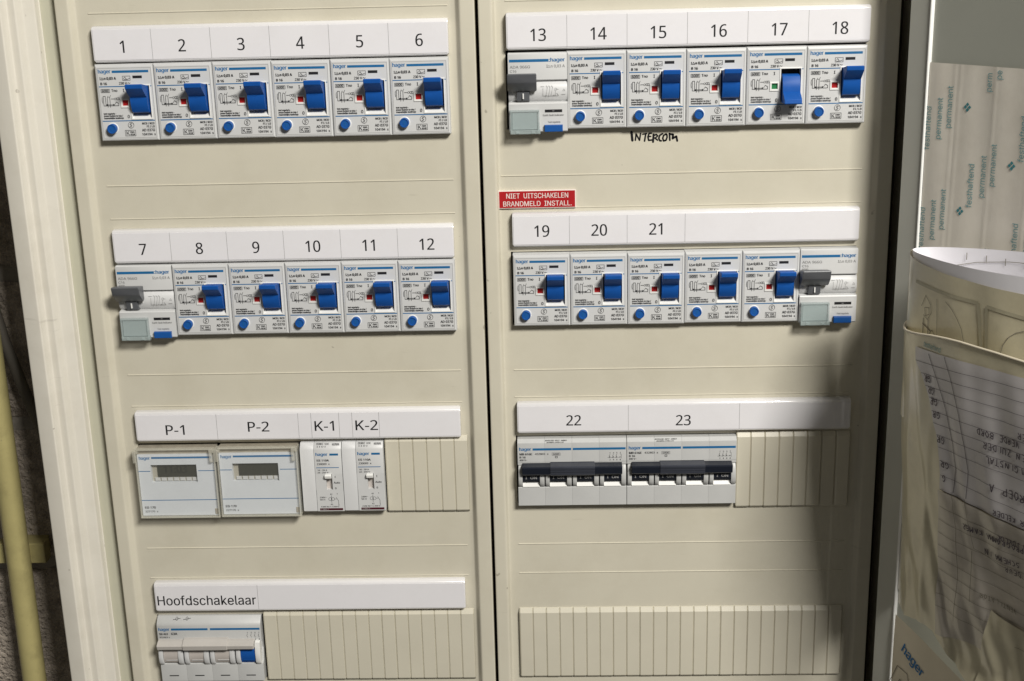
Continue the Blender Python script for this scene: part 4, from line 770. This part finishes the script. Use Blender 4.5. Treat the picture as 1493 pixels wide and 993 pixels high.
# ------------------------------------------------------------------ contactors
def make_contactor():
    r = empty('contactor', 0, 0, 0, cat='contactor'); w = 26.8
    b = MB(); b.prism([(3.2, 0), (.6, -2.8), (0, -4.2), (0, -46.8), (.6, -47.4), (14, -47.4), (14, 0)], 0, 8.9, .25); b.build('side_body', M['plate'], r, smooth=30, fix=True)
    b = MB()
    sx0, sx1, sz0, sz1 = 15.9, 20.0, -31.8, -21.2
    b.prism([(14, 0), (3.0, 0), (.4, -2.8), (-.2, -4.2), (-.2, -20.9), (14, -20.9)], 9.1, w, .2)
    b.prism([(14, -32.0), (-.2, -32.0), (-.2, -46.9), (.4, -47.4), (14, -47.4)], 9.1, w, .2)
    b.box(9.1, sx0, -.2, 14, -32.1, -20.8); b.box(sx1, w, -.2, 14, -32.1, -20.8)
    b.build('body', M['face'], r, smooth=30, fix=True)
    b = MB(); b.flat(sx0, sx1, -32, -20.9, 2.6); b.build('slider_slot', M['ivory'], r)
    b = MB(); b.prism([(2.4, -20.6), (-1.8, -20.9), (-2.6, -21.5), (-2.2, -23.2), (-1.4, -23.7), (2.4, -24.4)], 15.3, 19.6, .3); b.build('slider', M['whitep'], r, smooth=20, fix=True)
    y = -.28
    b = MB(); b.flat(19.2, 24.8, -8.0, -6.6, y); b.flat(10.0, 24.8, -16.6, -16.15, y); b.build('blue_stripe', M['ink'], r)
    b = MB(); b.text('hager', 10.0, -8.1, 2.1, y, width=7.9, bold=.24); b.build('logo', M['logo'], r)
    b = MB(); b.text('ES 110A', 10.6, -12.0, 1.35, y, width=8, bold=.18); b.text('230009  x', 10.6, -14.5, 1.3, y, width=8.4)
    b.text('16 - 20 A', 10.7, -18.6, .95, y, width=6.4); b.text('24 - 250 V~', 10.7, -20.3, .95, y, width=7.8)
    b.text('I', 21.6, -23.5, 1.3, y); b.text('Auto', 20.8, -27.6, 1.4, y, width=4.2); b.text('0', 21.4, -31.5, 1.3, y)
    b.text('230V~', 11.0, -37.7, 1.0, y, width=4.6); b.text('50 Hz', 11.0, -39.3, 1.0, y, width=4)
    b.text('A1', 18.7, -35.4, .9, y, 'C'); b.text('A2', 18.7, -42.6, .9, y, 'C'); b.text('1', 22.6, -35.2, .9, y, 'C')
    b.line(18.7, -35.8, 18.7, -41.2, .2, y); b.ring(17.9, -38.4, 1.1, .2, y, 14); b.ring(19.6, -38.4, 1.1, .2, y, 14); b.line(20.7, -38.4, 22, -38.4, .2, y)
    b.poly([(21.7, -37.2), (23.2, -39.6), (23.2, -42.2)], .22, y); b.text('2', 22.9, -43, .9, y)
    b.text('4 kW AC-1 / 250 V~', 11.4, -44.2, .8, y, width=12.5, bold=.05)
    b.build('printed_text', M['penblack'], r)
    b = MB()
    b.text('CEBEC', 10.6, -1.3, 1.0, 0, width=4.6, bold=.12); b.text('VDE', 16, -1.3, .9, 0, width=3); b.text('KEMA', 21, -1.7, 1.2, 0, width=4.6, bold=.3); b.text('I I O I', 11, -2.6, .8, 0, width=6)
    b.map(lambda x, yy, z: (x, 3.0+z/2.8*2.6-.1, z)).build('approval_mark', M['penblack'], r)
    b = MB(); b.box(10.7, 25.8, -.35, .5, -46.4, -44.9, .1); mr_ = b.build('terminal_mark', M['maroon'], r, fix=True)
    b = MB(); b.text('1 NO 2', 11.4, -46.1, .9, -.4, width=5); b.build('lettering', M['faint'], mr_)
    return r
ct = make_contactor()
place(ct, True, 106.9, -6.6, ZR[2]+1.2, 'narrow contactor with slider switch under the K-1 label', 'contactors under the K labels')
place(ct, False, 134.1, -6.6, ZR[2]+1.4, 'narrow contactor with slider switch under the K-2 label', 'contactors under the K labels')

# ------------------------------------------------------------------ blanking strips
def blanks(x0, x1, z0, z1, n, label):
    r = empty('blanking_strip', x0, 0, z0, label, 'blanking strip', 'ribbed cream blanking strips filling unused slots')
    p = (x1-x0)/n; h = z1-z0
    mb = MB(); wv = p; Y = -2.6
    e = .42; ct_, cb_ = 3.2, 1.8
    # one snap-off segment: bevelled top and bottom, chamfered sides
    xs = [0, .18, e+.15, wv-e-.15, wv-.18, wv]
    ys = [0.2, .55, 0, 0, .55, .2]
    zs = [0, .35, cb_, h-ct_, h-.35, h]; yz = [-.2, -1.3, Y, Y, -1.0, -.2]
    vs = []; fs = []
    for j in range(6):
        for i in range(6): vs.append((xs[i], min(.3, yz[j]+ys[i]), zs[j]))
    for j in range(5):
        for i in range(5): fs.append((j*6+i, j*6+i+1, j*6+i+7, j*6+i+6))
    mb.add(vs, fs)
    s0 = mb.build('segment', M['blank'], r)
    for i in range(n):
        s = s0 if i == 0 else s0.copy()
        if i: C.objects.link(s); s.parent = r
        s.location = (p*i*S, random.uniform(-.08, .08)*S, 0)
    return r
blanks(161.8, 215.6, -294.4, -241.2, 6, 'short ribbed blanking strip right of the K-2 contactor')
blanks(73.0, 215.6, -418.6, -365.6, 16, 'ribbed cream blanking strip right of the main switch')
blanks(389.0, 461.6, -294.0, -241.3, 8, 'ribbed blanking strip beside the dark-levered breaker numbered twenty-three, partly in shadow')
blanks(246.4, 461.9, -417.8, -365.4, 24, 'full-width ribbed blanking strip at the bottom of the right column')

# ------------------------------------------------------------------ red sign
sg = empty('warning_sign', 240.0, -.2, -92.9, 'small red engraved sign with white Dutch lettering above the card numbered nineteen', 'sign')
mb = MB(); mb.box(0, 47.4, -1.4, 0, -.1, 11.0, .25); mb.build('sign_edge', M['signwhite'], sg, fix=True)
mb = MB(); mb.box(.45, 46.95, -1.5, -1.0, .35, 10.55); mb.build('sign_face', M['signred'], sg)
mb = MB(); mb.text('NIET  UITSCHAKELEN', 23.8, 6.2, 3.1, -1.56, 'C', width=38.5, bold=.08); mb.text('BRANDMELD  INSTALL.', 23.8, 1.3, 3.1, -1.56, 'C', width=42.5, bold=.08)
mb.build('lettering', M['signwhite'], sg)

# ------------------------------------------------------------------ marker handwriting on the cover
mb = MB()
# traced on a 1493 px wide crop whose scale is 14.93 px per photo pixel
ST = [([(310, 125), (330, 290)], 42), ([(395, 290), (410, 165), (485, 295), (508, 160)], 26), ([(555, 180), (640, 165)], 24), ([(620, 175), (595, 315)], 28),
      ([(745, 165), (695, 165), (668, 235), (685, 305), (760, 300)], 28), ([(675, 232), (730, 228)], 24), ([(790, 190), (780, 340)], 34),
      ([(795, 215), (850, 195), (880, 225), (830, 265), (800, 262)], 26), ([(820, 265), (880, 310)], 26), ([(985, 185), (925, 215), (905, 270), (930, 325), (960, 325)], 28),
      ([(1060, 195), (1010, 220), (990, 275), (1010, 330), (1060, 320), (1085, 260), (1080, 210), (1055, 195)], 28),
      ([(1135, 190), (1145, 320)], 30), ([(1140, 200), (1215, 210), (1205, 290), (1285, 250), (1305, 340)], 34)]
def mk(p): return (321.2+(p[0]-299)/14.93*.4145, -47.8-(p[1]-125)/14.93*.455+(p[0]-299)/14.93*.4145*.026)
for pts, t in ST:
    mb.poly([mk(p) for p in pts], t/14.93*.56, -EP)
    for e in (pts[0], pts[-1]): mb.disc(*mk(e), t/14.93*.28, -EP-.01, 10)
abs_child(mb, 'handwriting', M['marker'], cover_r)

# ================================================================== right door with papers
PHI = R(36.0)
D = Vector((math.sin(PHI), -math.cos(PHI), 0)); N = Vector((-math.cos(PHI), -math.sin(PHI), 0)); H0 = Vector((475.5, -36, 0))
def dm(s, b, z):
    """door space: s along the door, b out from its inner face, z up"""
    p = H0+D*s+N*b
    return (p.x, p.y, z)
door = empty('cabinet_door', H0.x, H0.y, ZB, 'open grey-green cabinet door on the right with papers on its inner side', 'door')
def dchild(mb, name, m, root, **k):
    """mb written in door space as (s, -b, z)"""
    mb.map(lambda x, y, z: dm(x, -y, z))
    return abs_child(mb, name, m, root, **k)
DW = 262
mb = MB(); mb.box(14.2, DW, 1.6, 18, ZB+8, ZT-8); dchild(mb, 'panel', M['door'], door)
mb = MB(); mb.prism_z([(0, 17), (0, .4), (.4, 0), (14.3, 0), (14.3, 1.7), (14.3, 17)], ZB+4, ZT-4); dchild(mb, 'hinge_stile', M['doorlip'], door)
mb = MB(); mb.prism_z([(14.3, 1.6), (14.3, -.5), (14.6, -.8), (15.1, -.6), (15.4, 1.6)], ZB+8, ZT-8); dchild(mb, 'seal_bead', M['whitep'], door, fix=True)
mb = MB(); mb.box(DW, DW+3, -14, 18, ZB+4, ZT-4, .5); dchild(mb, 'edge_stile', M['doorlip'], door)

# adhesive backing sheet
sh = empty('adhesive_backing_sheet', *dm(16, 0, -5), 'off-white backing sheet printed festhaftend permanent in teal on the door', 'paper sheet')
random.seed(7)
def wav(s, z): return .5*math.sin(s*.11+z*.015)+.35*math.sin(s*.31+1.3+z*.01)+.2*math.sin(z*.06+s*.02)
mb = MB(); nx, nz = 60, 50
s0, s1, z0, z1 = 15.6, 150, -330, -5.6
vs = []; fs = []
creases = (33, 36.5, 59.5, 84)
def bs(s, z):
    k = 1.0+wav(s, z)*.35
    for c in creases: k += .16*math.exp(-((s-c-z*.012)/.8)**2)
    return max(.4, k)
for j in range(nz+1):
    for i in range(121):
        s_ = s0+(s1-s0)*i/120; z_ = z0+(z1-z0)*j/nz
        vs.append((s_, -(bs(s_, z_)-1.6), z_))
fs = [(j*121+i, j*121+i+1, (j+1)*121+i+1, (j+1)*121+i) for j in range(nz) for i in range(120)]
mb.add(vs, fs); dchild(mb, 'sheet', M['backing'], sh, smooth=True)
def vtext(mb, t, s, z, size, length):
    """text running upward: baseline to the right of the letters"""
    q = MB(); q.text(t, 0, 0, size, 0, width=length)
    q.map(lambda x, y, zz: (s-zz, -(bs(s-zz, z+x)-1.6)-.25, z+x))
    dchild(q, 'teal_word', M['teal'], sh)
mb = MB()
for g_, (sb, zb) in enumerate(((18.6, -54.3), (49.6, -83.2), (80.4, -54.3))):
    for k in range(-1, 5):
        z = zb-57.5*k+(58 if False else 0)
        for (dsx, dz, t, L) in ((0, 0, 'festhaftend', 24.6), (7.4, 6.5, 'permanent', 23.4), (13.6, 13.4, 'permanent', 23.4)):
            if z+dz > -9: continue
            if z+dz+L > -7:
                if z+dz > -22: 
                    cut = max(1, int(len(t)*( -7-(z+dz))/L)); vtext(mb, t[:cut], sb+dsx, z+dz, 3.7, L*cut/len(t))
                continue
            if z+dz < -170: continue
            vtext(mb, t, sb+dsx, z+dz, 3.7, L)
        c0 = (sb-7.2, z-2.6)
        if -170 < c0[1] < -10 and g_:
            for a, b_ in ((1.35, 0), (-1.35, 0), (0, 1.5), (0, -1.5)):
                x = c0[0]+a; zz = c0[1]+b_
                cv = MB() if b_ == 0 and a > 0 else cv
                cv.add([(x-1.05, -(bs(x, zz)-1.6)-.3, zz), (x, -(bs(x, zz)-1.6)-.3, zz-1.15), (x+1.05, -(bs(x, zz)-1.6)-.3, zz), (x, -(bs(x, zz)-1.6)-.3, zz+1.15)], [(0, 1, 2, 3)])
            dchild(cv, 'clover_mark', M['teal2'], sh)

# rolled drawing standing in the pocket (door space: s along the door, b out from it)
RC, RA, RB0, RBR = 112, 76, 28, 20.0
rl = empty('rolled_drawing', *dm(110, 30, -300), 'rolled white drawing sheet standing in the yellowed door pocket', 'rolled paper')
mb = MB(); n = 72; nz = 10; vs = []; fs = []
for j in range(nz+1):
    for i in range(n+1):
        t = -math.pi+2*math.pi*i/n
        zt = -104.0+8.0*(1-math.cos(t))/2-1.4*math.sin(t)+.5*math.sin(3*t)
        f = j/nz; z = zt+(-200-zt)*f
        s_ = RC-RA*math.cos(t)*(1+.006*math.sin(4*t+z*.03)); b_ = RB0+RBR*math.sin(t)+.3*math.sin(5*t+z*.05)
        vs.append((s_, -b_, z))
fs = [(j*(n+1)+i, j*(n+1)+i+1, (j+1)*(n+1)+i+1, (j+1)*(n+1)+i) for j in range(nz) for i in range(n)]
mb.add(vs, fs); dchild(mb, 'sheet', M['paper'], rl, smooth=True)
def rib(mb, pts, w_, fn, off):
    """ribbon along pts (u, v) mapped by fn(u, v) -> (s, b, z)"""
    P = [Vector(p) for p in pts]
    for a, b in zip(P, P[1:]):
        d = b-a
        if d.length < 1e-6: continue
        n_ = Vector((-d.y, d.x)).normalized()*w_*.5
        m = max(1, int(d.length/4))
        for k in range(m):
            q0 = a+d*k/m; q1 = a+d*(k+1)/m
            c = [fn(*(q0-n_)), fn(*(q1-n_)), fn(*(q1+n_)), fn(*(q0+n_))]
            mb.add([(p[0], -(p[1]+off), p[2]) for p in c], [(0, 1, 2, 3)])
def inner(s_, z):
    x = max(-1, min(1, (s_-RC)/RA)); return (s_, RB0-RBR*math.sqrt(1-x*x)+.6, z)
mb = MB(); rib(mb, [(52, -113), (66, -109), (84, -106), (120, -103)], .35, inner, .25)
dchild(mb, 'dimension_line', M['pencil'], rl)
for s_ in (60, 71, 82, 93, 104):
    mb = MB(); rib(mb, [(s_, -104.5), (s_, -108.5)], .4, inner, .25); dchild(mb, 'dimension_tick', M['pencil'], rl)

# yellowed pocket film wrapping the roll, then the lower front pocket
pk = empty('document_pocket', *dm(20, 2, -330), 'yellowed crumpled plastic document pocket hanging inside the door', 'document pocket')
def upf(s_, z):
    x = max(-1, min(1, (s_-RC)/77.2))
    return (s_, 28+21.2*math.sqrt(max(0, 1-x*x))+.25*math.sin(s_*.2+z*.06), z)
mb = MB(); vs = []; n = 60; nz = 16
for j in range(nz+1):
    for i in range(n+1):
        t = math.pi*i/n
        s_ = RC-77.2*math.cos(t)
        zt = -104.6-5.4*math.sin(min(t, 1.6))
        z = zt+(-200-zt)*j/nz
        p = upf(s_, z); vs.append((p[0], -p[1], z))
fs = [(j*(n+1)+i, j*(n+1)+i+1, (j+1)*(n+1)+i+1, (j+1)*(n+1)+i) for j in range(nz) for i in range(n)]
mb.add(vs, fs); dchild(mb, 'upper_film', M['film'], pk, smooth=True)
for P in ([(47.8, -118.6), (66.0, -119.6), (80.9, -119.9), (94.8, -119.9), (96.7, -130.2), (98.7, -144)], [(102.1, -144), (100.6, -120.5), (112.1, -121.3), (126, -122.2)]):
    mb = MB(); rib(mb, P, 1.9, upf, .3); dchild(mb, 'drawing_band', M['wash'], pk)
for P, w_ in (([(73.2, -123.9), (78, -127), (81.9, -131.0), (85.5, -136), (88.1, -144)], .35), ([(111, -144), (112.4, -138.1), (115.3, -133.4), (119.0, -130.4), (126, -127.5)], .35),
              ([(54.3, -130.8), (57.3, -124.2), (61.9, -128.9), (62.5, -133.0), (59.8, -137.2), (56.4, -135.2)], .3), ([(56.5, -137), (57.1, -149)], .55), ([(60.5, -137), (61, -149)], .45),
              ([(56, -140), (63, -143)], .7), ([(66.4, -124.0), (68.3, -148)], .25), ([(57, -131), (60.5, -130.5), (61, -134), (58, -135.4), (57, -131)], .3), ([(61, -146), (64, -142), (67, -145), (64, -148), (61, -146)], .4)):
    mb = MB(); rib(mb, P, w_, upf, .4); dchild(mb, 'drawing_line', M['pencil'], pk)

def interp(P, x):
    if x <= P[0][0]: return P[0][1]
    for a, b in zip(P, P[1:]):
        if x <= b[0]: return a[1]+(b[1]-a[1])*(x-a[0])/(b[0]-a[0])
    return P[-1][1]
RIM = [(18.6, -151), (40, -147.5), (56.9, -144.0), (67.0, -141.9), (76.0, -140.1), (86.6, -138.8), (96.3, -138.2), (118.5, -138.2), (160, -139.4)]
BOT = [(18.6, -337), (49.2, -328.8), (64.8, -328.4), (76.3, -339.1), (91.7, -348.6), (100, -350), (160, -352)]
def lowf(s_, z):
    f = max(0.0, min(1.0, (-z-150)/185.0))
    x = max(0.0, (s_-19)/60.0)
    b_ = 2+62*(1-.55*f**1.4)*(1-math.exp(-x*2.4))*1.02
    g = min(1, x*3)*min(1, max(0, (-z-138)/30.0))
    wr = .5*math.sin(s_*.16+z*.05)+.4*math.sin(s_*.05-z*.11+1)+.25*math.sin(s_*.37+z*.02)
    cr = 0
    for (a, c, k, w_) in ((52, .10, 1.4, 2.5), (63, -.13, -1.8, 2.6), (74, .16, 1.6, 2.8), (96, -.12, 1.5, 3.5), (44, .05, 1.2, 2.0)):
        cr += k*math.exp(-((s_-a-(z+200)*c)/w_)**2)*(.15+.45*f)
    wr += f*f*(.7*math.sin(s_*.21-z*.13)+.45*math.sin(s_*.4+z*.09))
    return (s_, b_+(wr+cr)*g, z)
mb = MB(); vs = []; n = 120; nz = 80
for j in range(nz+1):
    for i in range(n+1):
        s_ = 18.6+(160-18.6)*(i/n)
        z = interp(RIM, s_)+(interp(BOT, s_)-interp(RIM, s_))*j/nz
        p = lowf(s_, z); vs.append((p[0], -p[1], z))
fs = [(j*(n+1)+i, j*(n+1)+i+1, (j+1)*(n+1)+i+1, (j+1)*(n+1)+i) for j in range(nz) for i in range(n)]
mb.add(vs, fs); dchild(mb, 'front_film', M['film'], pk, smooth=True)
mb = MB(); P_ = []
for i in range(41):
    s_ = 18.6+(160-18.6)*i/40; p = lowf(s_, interp(RIM, s_)); P_.append((p[0], -p[1]-.2, p[2]+.2))
mb.tube(P_, .7, 8); dchild(mb, 'top_welt', M['booklet'], pk, smooth=True)
mb = MB(); q = MB(); q.text('testhaftend', 0, 0, 3.0, 0, width=14, slant=.1)
q.map(lambda x, y, z: (lambda p: (p[0], -p[1]-.5, p[2]))(lowf(69+x, -147.5+z+x*.02))); dchild(q, 'teal_word', M['teal'], pk)

# ruled handwritten list lying against the pocket front
ls = empty('handwritten_list', *dm(60, 40, -250), 'ruled sheet with upside-down handwriting in the lower door pocket', 'paper sheet')
LE = [(-1, 62.2, -149.5), (0, 62.8, -156.9), (1, 67.8, -162.6), (2, 71.0, -168.9), (3, 74.0, -174.6), (4, 76.8, -181.4), (5, 78.3, -188.0), (6, 80.8, -194.0), (7, 81.8, -201.0), (8, 82.4, -208.8), (9, 82.4, -217.6), (10, 81.2, -226.8)]
RE = [-146.5, -152.2, -159.0, -165.9, -172.6, -180.5, -187.4, -195.1, -202.3, -213.3, -220.5, -230.0]
def lrow(k):
    """left s, left z, right z of rule number k (may be fractional)"""
    k = max(-1, min(10, k)); i = min(10, int(k+1)); f = k+1-i
    a = LE[i]; b = LE[i+1] if i < 11 else a
    return a[1]+(b[1]-a[1])*f, a[2]+(b[2]-a[2])*f, RE[i]+(RE[min(11, i+1)]-RE[i])*f
def lz(k, s_):
    a, z0_, z1_ = lrow(k); t = (s_-a)/(138-a)
    return z0_+(z1_-z0_)*t+2.2*t*(1-t)*(1-k/10 if k < 10 else 0)
mb = MB(); vs = []; n, nz = 70, 55
for j in range(nz+1):
    k = -1+11*j/nz
    a = lrow(k)[0]
    for i in range(n+1):
        s_ = a+(158-a)*i/n; z = lz(k, s_)
        p = lowf(s_, z); vs.append((p[0], -p[1]-.8, z))
fs = [(j*(n+1)+i, j*(n+1)+i+1, (j+1)*(n+1)+i+1, (j+1)*(n+1)+i) for j in range(nz) for i in range(n)]
mb.add(vs, fs); dchild(mb, 'sheet', M['listp'], ls, smooth=True)
# folded-over lower half, seen through the film
mb = MB(); vs = []; n, nz = 60, 40
for j in range(nz+1):
    f = j/nz; a = 81.2-13*f
    for i in range(n+1):
        s_ = a+(158-a)*i/n; z = lz(10, s_)+(-322-lz(10, s_))*f-.26*max(0, 92-s_)*f
        p = lowf(s_, z); vs.append((p[0], -p[1]-.7-1.5*math.exp(-(f*12)**2), z))
fs = [(j*(n+1)+i, j*(n+1)+i+1, (j+1)*(n+1)+i+1, (j+1)*(n+1)+i) for j in range(nz) for i in range(n)]
mb.add(vs, fs); dchild(mb, 'folded_half', M['listlow'], ls, smooth=True)
def lsf(s_, z): p = lowf(s_, z); return (p[0], p[1]+1.1, z)
for k in range(0, 11):
    a = lrow(k)[0]
    mb = MB(); rib(mb, [(s_, lz(k, s_)) for s_ in [a+.5+(157-a)*q/24 for q in range(25)]], .22, lsf, 0); dchild(mb, 'rule_line', M['penline'], ls)
for k in range(1, 10):
    z = -229-8.6*k; a = 82-k*1.2
    mb = MB(); rib(mb, [(s_, z-.04*(s_-a)) for s_ in [a+(157-a)*q/24 for q in range(25)]], .25, lsf, 0); dchild(mb, 'rule_line', M['pencil'], ls)
for P in ([(74.1, -150.2), (80.7, -161.5), (87.6, -177.9), (92.5, -195.2), (93.6, -209.9), (91.0, -225.9)], [(86.4, -148.3), (91.5, -159.3), (97.9, -177.9), (101.4, -194.2), (102.7, -208.7), (100.5, -225.7)]):
    mb = MB(); rib(mb, P, .34, lsf, 0); dchild(mb, 'column_line', M['penline'], ls)
for P in ([(91.0, -225.9), (91.8, -234.1), (93.9, -246.1), (92, -275), (86, -310)], [(100.5, -225.7), (102.6, -238.3), (105.3, -253.9), (150, -262)], [(104, -256), (100, -290)]):
    mb = MB(); rib(mb, P, .3, lambda s_, z: (lambda p: (p[0], p[1]+2.4, z))(lowf(s_, z)), 0); dchild(mb, 'column_line', M['pencil'], ls)
# stroke alphabet for the handwriting
SF = {'A': [[(0,0),(.35,1),(.7,0)],[(.12,.4),(.58,.4)]], 'B': [[(0,0),(0,1),(.5,.9),(.45,.55),(0,.5),(.6,.35),(.5,.02),(0,0)]], 'C': [[(.6,.85),(.25,1),(0,.5),(.25,0),(.6,.1)]],
 'D': [[(0,0),(0,1),(.5,.8),(.6,.3),(.3,0),(0,0)]], 'E': [[(.55,1),(0,1),(0,0),(.6,0)],[(0,.5),(.45,.5)]], 'G': [[(.6,.85),(.25,1),(0,.5),(.25,0),(.6,.1),(.6,.45),(.35,.45)]],
 'H': [[(0,0),(0,1)],[(.6,0),(.6,1)],[(0,.5),(.6,.5)]], 'I': [[(0,0),(0,1)]], 'J': [[(.4,1),(.4,.15),(.2,0),(0,.2)]], 'K': [[(0,0),(0,1)],[(.55,1),(0,.45),(.6,0)]],
 'L': [[(0,1),(0,0),(.5,0)]], 'M': [[(0,0),(.1,1),(.4,.4),(.7,1),(.8,0)]], 'N': [[(0,0),(0,1),(.6,0),(.6,1)]], 'O': [[(.3,1),(0,.6),(.1,.1),(.4,0),(.65,.5),(.3,1)]],
 'P': [[(0,0),(0,1),(.55,.9),(.5,.5),(0,.45)]], 'R': [[(0,0),(0,1),(.5,.9),(.45,.55),(0,.5),(.6,0)]], 'S': [[(.55,.9),(.1,.95),(.1,.6),(.5,.45),(.5,.1),(0,.05)]],
 'T': [[(0,1),(.7,1)],[(.35,1),(.35,0)]], 'U': [[(0,1),(.05,.1),(.5,.05),(.6,1)]], 'V': [[(0,1),(.3,0),(.6,1)]], 'Z': [[(0,1),(.6,1),(0,0),(.6,0)]], ',': [[(.1,.1),(0,-.2)]], 'F': [[(.5,1),(0,1),(0,0)],[(0,.5),(.4,.5)]]}
def hand(mb, t, u, v, h, fn, w_=.42, sp=.95, seed=1, flip=True):
    rr_ = random.Random(seed); x = 0
    for c in t:
        if c in SF:
            for stt in SF[c]:
                P = []
                for a, b in stt:
                    q = (x+a*h*.8+rr_.uniform(-.06, .06)*h, b*h+rr_.uniform(-.08, .08)*h)
                    P.append((u-q[0], v-q[1]) if flip else (u+q[0], v+q[1]))
                rib(mb, P, w_, fn, 0)
        x += h*sp*rr_.uniform(.75, .95)
def words(t, left, z, h, seed, w_=.5, m='penline', off=1.25):
    """upside-down writing whose last letter ends at s = left, baseline on top"""
    mb = MB(); fn = lambda s_, zz: (lambda p: (p[0], p[1]+off, zz))(lowf(s_, zz))
    hand(mb, t, left+len(t)*h*.80, z+h*.5, h, fn, w_, seed=seed)
    dchild(mb, 'handwriting', M[m], ls)
for i, (s_, z) in enumerate([(73.4, -164.5), (76.4, -170.4), (79.1, -175.8), (81.2, -182.8), (84.5, -196.3), (86.5, -210.4), (87.1, -218.9)]):
    words('GR' if i < 6 else 'G', s_-3.6, z, 3.7, 30+i)
words('VLOER', 134, -177.5, 3.4, 11); words('VERDE BORD', 109, -182.6, 3.3, 12); words('DEUREN ZUIDER', 113, -189.2, 3.6, 13)
words('AFZUIGINSTAL', 114, -197, 3.6, 14); words('BERGING GROEP A', 114.5, -212.6, 4.4, 16, .6)
words('VLOER KELDER', 118, -226.5, 3.0, 17)
words('LAMPEN HAL BOVEN', 107, -233.5, 3.2, 18); words('TIJDKLOK', 120, -240.5, 3.0, 19, .4)
words('PROGRAMMA KAMER', 98, -243, 3.2, 20); words('SCHEMA IN', 110, -253.5, 3.2, 21); words('DEUR', 124, -259, 3.0, 22, .4)
words('VENTILATOR', 106, -283, 3.0, 24, .35, 'pencil'); words('UIT', 110, -303, 3.0, 25, .35, 'pencil')

# loose flap of film over the foot of the list
mb = MB(); vs = []; n, nz = 30, 24
for j in range(nz+1):
    for i in range(n+1):
        u = i/n; f = j/nz
        s_ = 97+16*(1-f)+(158-97-16*(1-f))*u; z = -290+(-349+290)*f-8*u*(1-f)
        p = lowf(s_, z); vs.append((p[0], -p[1]-1.6-1.4*math.sin(u*7+f*5)*.5, z))
fs = [(j*(n+1)+i, j*(n+1)+i+1, (j+1)*(n+1)+i+1, (j+1)*(n+1)+i) for j in range(nz) for i in range(n)]
mb.add(vs, fs); dchild(mb, 'loose_flap', M['film'], pk, smooth=True)

# folded booklet at the bottom of the door
bk = empty('folded_booklet', *dm(24, 6, -420), 'cream folded booklet with a blue logo at the foot of the door', 'booklet')
def bkf(s_, z): return (s_, 1.5+.25*max(0, s_-16)+.5*math.sin(s_*.09+z*.05), z)
mb = MB(); vs = []; n, nz = 40, 30
for j in range(nz+1):
    for i in range(n+1):
        s_ = 17.2+(130-17.2)*i/n
        z = -346.5-.17*(s_-20)+(-480+346.5)*j/nz
        p = bkf(s_, z); vs.append((p[0], -p[1], z))
fs = [(j*(n+1)+i, j*(n+1)+i+1, (j+1)*(n+1)+i+1, (j+1)*(n+1)+i) for j in range(nz) for i in range(n)]
mb.add(vs, fs); dchild(mb, 'cover_sheet', M['booklet'], bk, smooth=True)
a_ = R(-23.5)
def bm_(x, z):
    s_ = 24.6+x*math.cos(a_)-z*math.sin(a_); zz = -366.8+x*math.sin(a_)+z*math.cos(a_); p = bkf(s_, zz); return (p[0], -p[1]-.3, zz)
q = MB(); q.text('hager', 0, 0, 6.6, 0, width=22, bold=.6)
q.map(lambda x, y, z: bm_(x, z)); dchild(q, 'logo', M['logo'], bk)
for P in ([(3, -12), (12, -9), (16, -13), (20, -10), (32, -13)], [(3, -12), (3, -40)], [(9, -18), (32, -19)], [(9, -18), (9, -40)], [(9, -28), (32, -29)]):
    mb = MB()
    for a, b in zip(P, P[1:]):
        d = Vector((b[0]-a[0], b[1]-a[1])); n_ = Vector((-d.y, d.x)).normalized()*.25
        mb.add([bm_(a[0]-n_.x, a[1]-n_.y), bm_(b[0]-n_.x, b[1]-n_.y), bm_(b[0]+n_.x, b[1]+n_.y), bm_(a[0]+n_.x, a[1]+n_.y)], [(0, 1, 2, 3)])
    dchild(mb, 'sketch_line', M['pencil'], bk)

bpy.context.view_layer.update()
